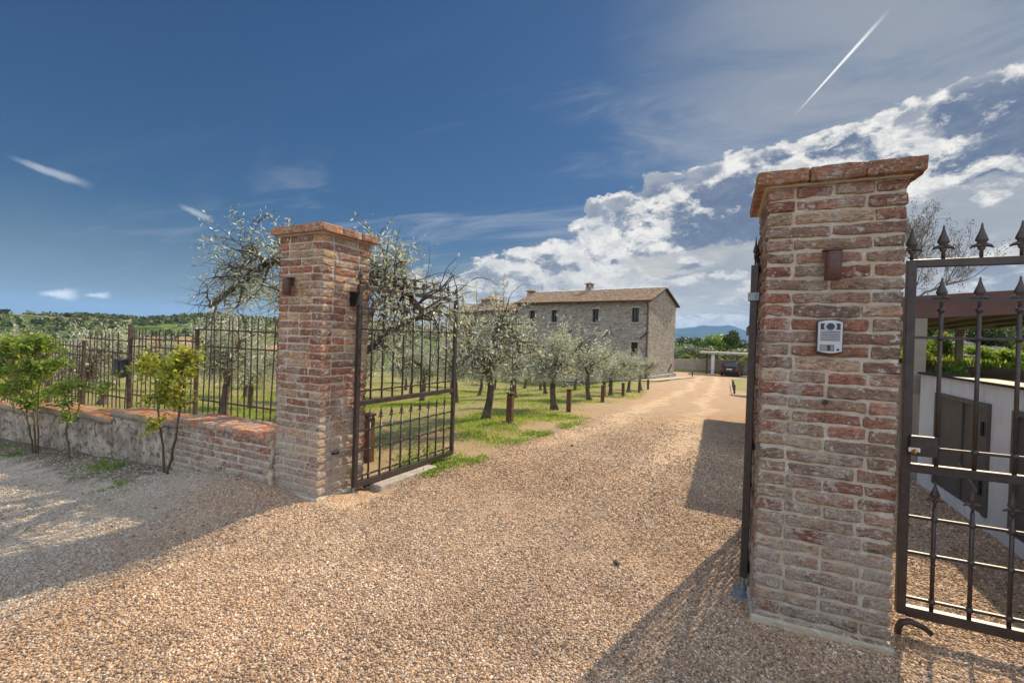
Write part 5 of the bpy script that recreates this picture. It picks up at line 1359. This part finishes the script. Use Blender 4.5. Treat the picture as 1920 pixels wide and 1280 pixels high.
wood = [(-24, 118, 6, 6.2), (-17, 120, 5.5, 5.6), (-12, 116, 5, 5.4), (-7.5, 122, 5.5, 6.6), (-2.5, 119, 5.2, 7.6), (2.5, 121, 5.2, 6.6), (8, 118, 5, 7.2), (13, 122, 6, 7.0)]
wl_ = ['leftmost, behind the farmhouse', 'showing just right of the gable', 'low one left of the middle', 'broad one left of the middle', 'tallest broad one in the middle', 'right of the middle under the pine', 'near the gate leaf edge', 'behind the gate leaf']
for i, (x, y, r_, hg) in enumerate(wood):
    far_tree(x, y, r_, hg, M['darkleaf'] if i % 2 else M['shrub'], 2600, .55, 240+i, 'rounded green woodland tree on the skyline, '+wl_[i], .12, group='woodland trees on the skyline', lob=12)
pp = at(1366, 655, 100); far_tree(pp[0], 100, 2.3, 7.6, M['darkleaf'], 2200, .35, 260, 'dark umbrella pine standing taller than the woodland beside it', .55, 'pine tree', 'trees beyond the far retaining wall', 7)
for i, (x, y) in enumerate([(2.2, 63.5), (3.6, 63), (-4.6, 62.4), (-8.2, 62)]): shrub('bank_shrub', 'dark low shrub on the green bank, '+['above the parked car', 'right of the one above the car', 'left of the far carport post', 'close to the farmhouse gable'][i], x, y, h(x, y), .9, .75, 1400, M['shrub'], .16, 300+i, group='shrubs on the far bank')
for i, X_ in enumerate([1294, 1300, 1315]):
    p = at(X_, 680, 61.5); m = MB(); m.tube([(p[0], 61.5, h(p[0], 61.5)-.1), (p[0], 61.5, h(p[0], 61.5)+.95)], .05, 6); o = m.build('fence_post', M['post']); tag(o, 'thin wooden fence post on the bank, '+['leftmost', 'middle', 'rightmost'][i]+' of three', 'fence post', 'fence posts on the far bank')

# distant woods on the hillside at the left, and mountains
g3 = np.random.default_rng(15); k = 5200; az = g3.uniform(R(-85), R(-20), k); r_ = 170*np.exp(g3.random(k)*math.log(8.5)); X = r_*np.sin(az); Y = r_*np.cos(az)
keep = (vnoise(X, Y, .008, 21.)+.5*vnoise(X, Y, .03, 8.) > .02); X, Y, r_ = X[keep], Y[keep], r_[keep]; Z = H(X, Y); k = len(X)
per = 26; sz = np.clip(r_*.0075, 1.6, 7); c0 = np.repeat(np.stack([X, Y, Z], -1), per, 0); s_r = np.repeat(sz, per)
P_ = c0+rand_unit(g3, k*per)*(s_r*g3.random(k*per)**.4)[:, None]*np.array((1, 1, .65))+np.stack([0*s_r, 0*s_r, s_r*.45], -1)
cc = np.repeat(g3.uniform(.6, 1.4, (k, 1)), per, 0)*np.ones((1, 3)); cc[np.repeat(g3.random(k) < .3, per)] *= (1.6, 1.4, 1.0)
rr_ = s_r*.55; D_ = rand_unit(g3, k*per); S_ = np.cross(D_, rand_unit(g3, k*per)); S_ /= np.linalg.norm(S_, axis=1, keepdims=True)
V = np.stack([P_-D_*rr_[:, None]*.6, P_+S_*rr_[:, None]*.5, P_+D_*rr_[:, None]*.6, P_-S_*rr_[:, None]*.5], 1).reshape(-1, 3)
tag(fast('hillside_woods', V, np.arange(len(V)).reshape(-1, 4), M['darkleaf'], cols=np.repeat(cc, 4, 0)), 'far woods and hedgerows covering the hillside at the left', 'woods', kind='stuff')
fb = [(-78.5, 1150, 'far farmhouse on the left hill ridge'), (-60, 1180, 'far barn right of the centre of the hill ridge')]
def m_mtn():
    m, n = mat('wooded_mountain', 1, 0); c = n.mix(n.ramp(n.noise(n.W, .0012, 7, .65), .4, .6), (.030, .050, .035), (.055, .075, .05)); n.set(n.b.inputs['Base Color'], c); return m
azs = np.radians(np.linspace(-45, 75, 241)); rs = np.array([9000, 10500, 11500, 12500, 13500, 15500])
fr = np.array([0, .35, .72, 1., .7, 0]); AZ, RS = np.meshgrid(azs, rs)
def mt(a):
    d = np.degrees(a); e = 3.0+np.interp(d, [-45, -10, -4, -2.5, -1.2, .1, 1.3, 2.2, 3.4, 4.6, 8, 20, 75], [.2, 1.2, 1.75, 2.05, 2.02, 2.12, 1.75, 1.42, 1.75, 1.6, 1.2, 1.4, 1.0])-3.0
    return e
E_ = mt(AZ)+.10*vnoise(np.degrees(AZ), RS/1000, .9, 3.)+.04*vnoise(np.degrees(AZ), RS/1000, 3.1, 6.)
Zm = np.tan(np.radians(E_))*12500*fr[:, None]*(1+.25*vnoise(np.degrees(AZ), RS/700, 1.4, 11.)*(fr[:, None] < .99)*(fr[:, None] > 0))-60*(fr[:, None] == 0)
V = np.stack([RS*np.sin(AZ), RS*np.cos(AZ), Zm], -1).reshape(-1, 3); nx = len(azs); i = (np.arange(nx-1)[None, :]+np.arange(len(rs)-1)[:, None]*nx).ravel()
tag(fast('mountains', V, np.stack([i, i+1, i+nx+1, i+nx], -1), m_mtn(), smooth=True), kind='structure')

# ------------------------------------------------------------------ the air
hm = bpy.data.materials.new('haze'); hm.use_nodes = True; n = NT(hm.node_tree); o = n.n('ShaderNodeOutputMaterial'); v = n.n('ShaderNodeVolumePrincipled')
v.inputs['Color'].default_value = (.30, .56, 1.0, 1); v.inputs['Density'].default_value = 4.5e-5; v.inputs['Anisotropy'].default_value = 0.0; n.set(o.inputs['Volume'], v.outputs[0])
m = MB(); m.box((0, 0, 243), (33000, 33000, 616)); tag(m.build('haze', hm), 'thin blue haze filling the valley air out to the mountains', 'haze', kind='stuff')
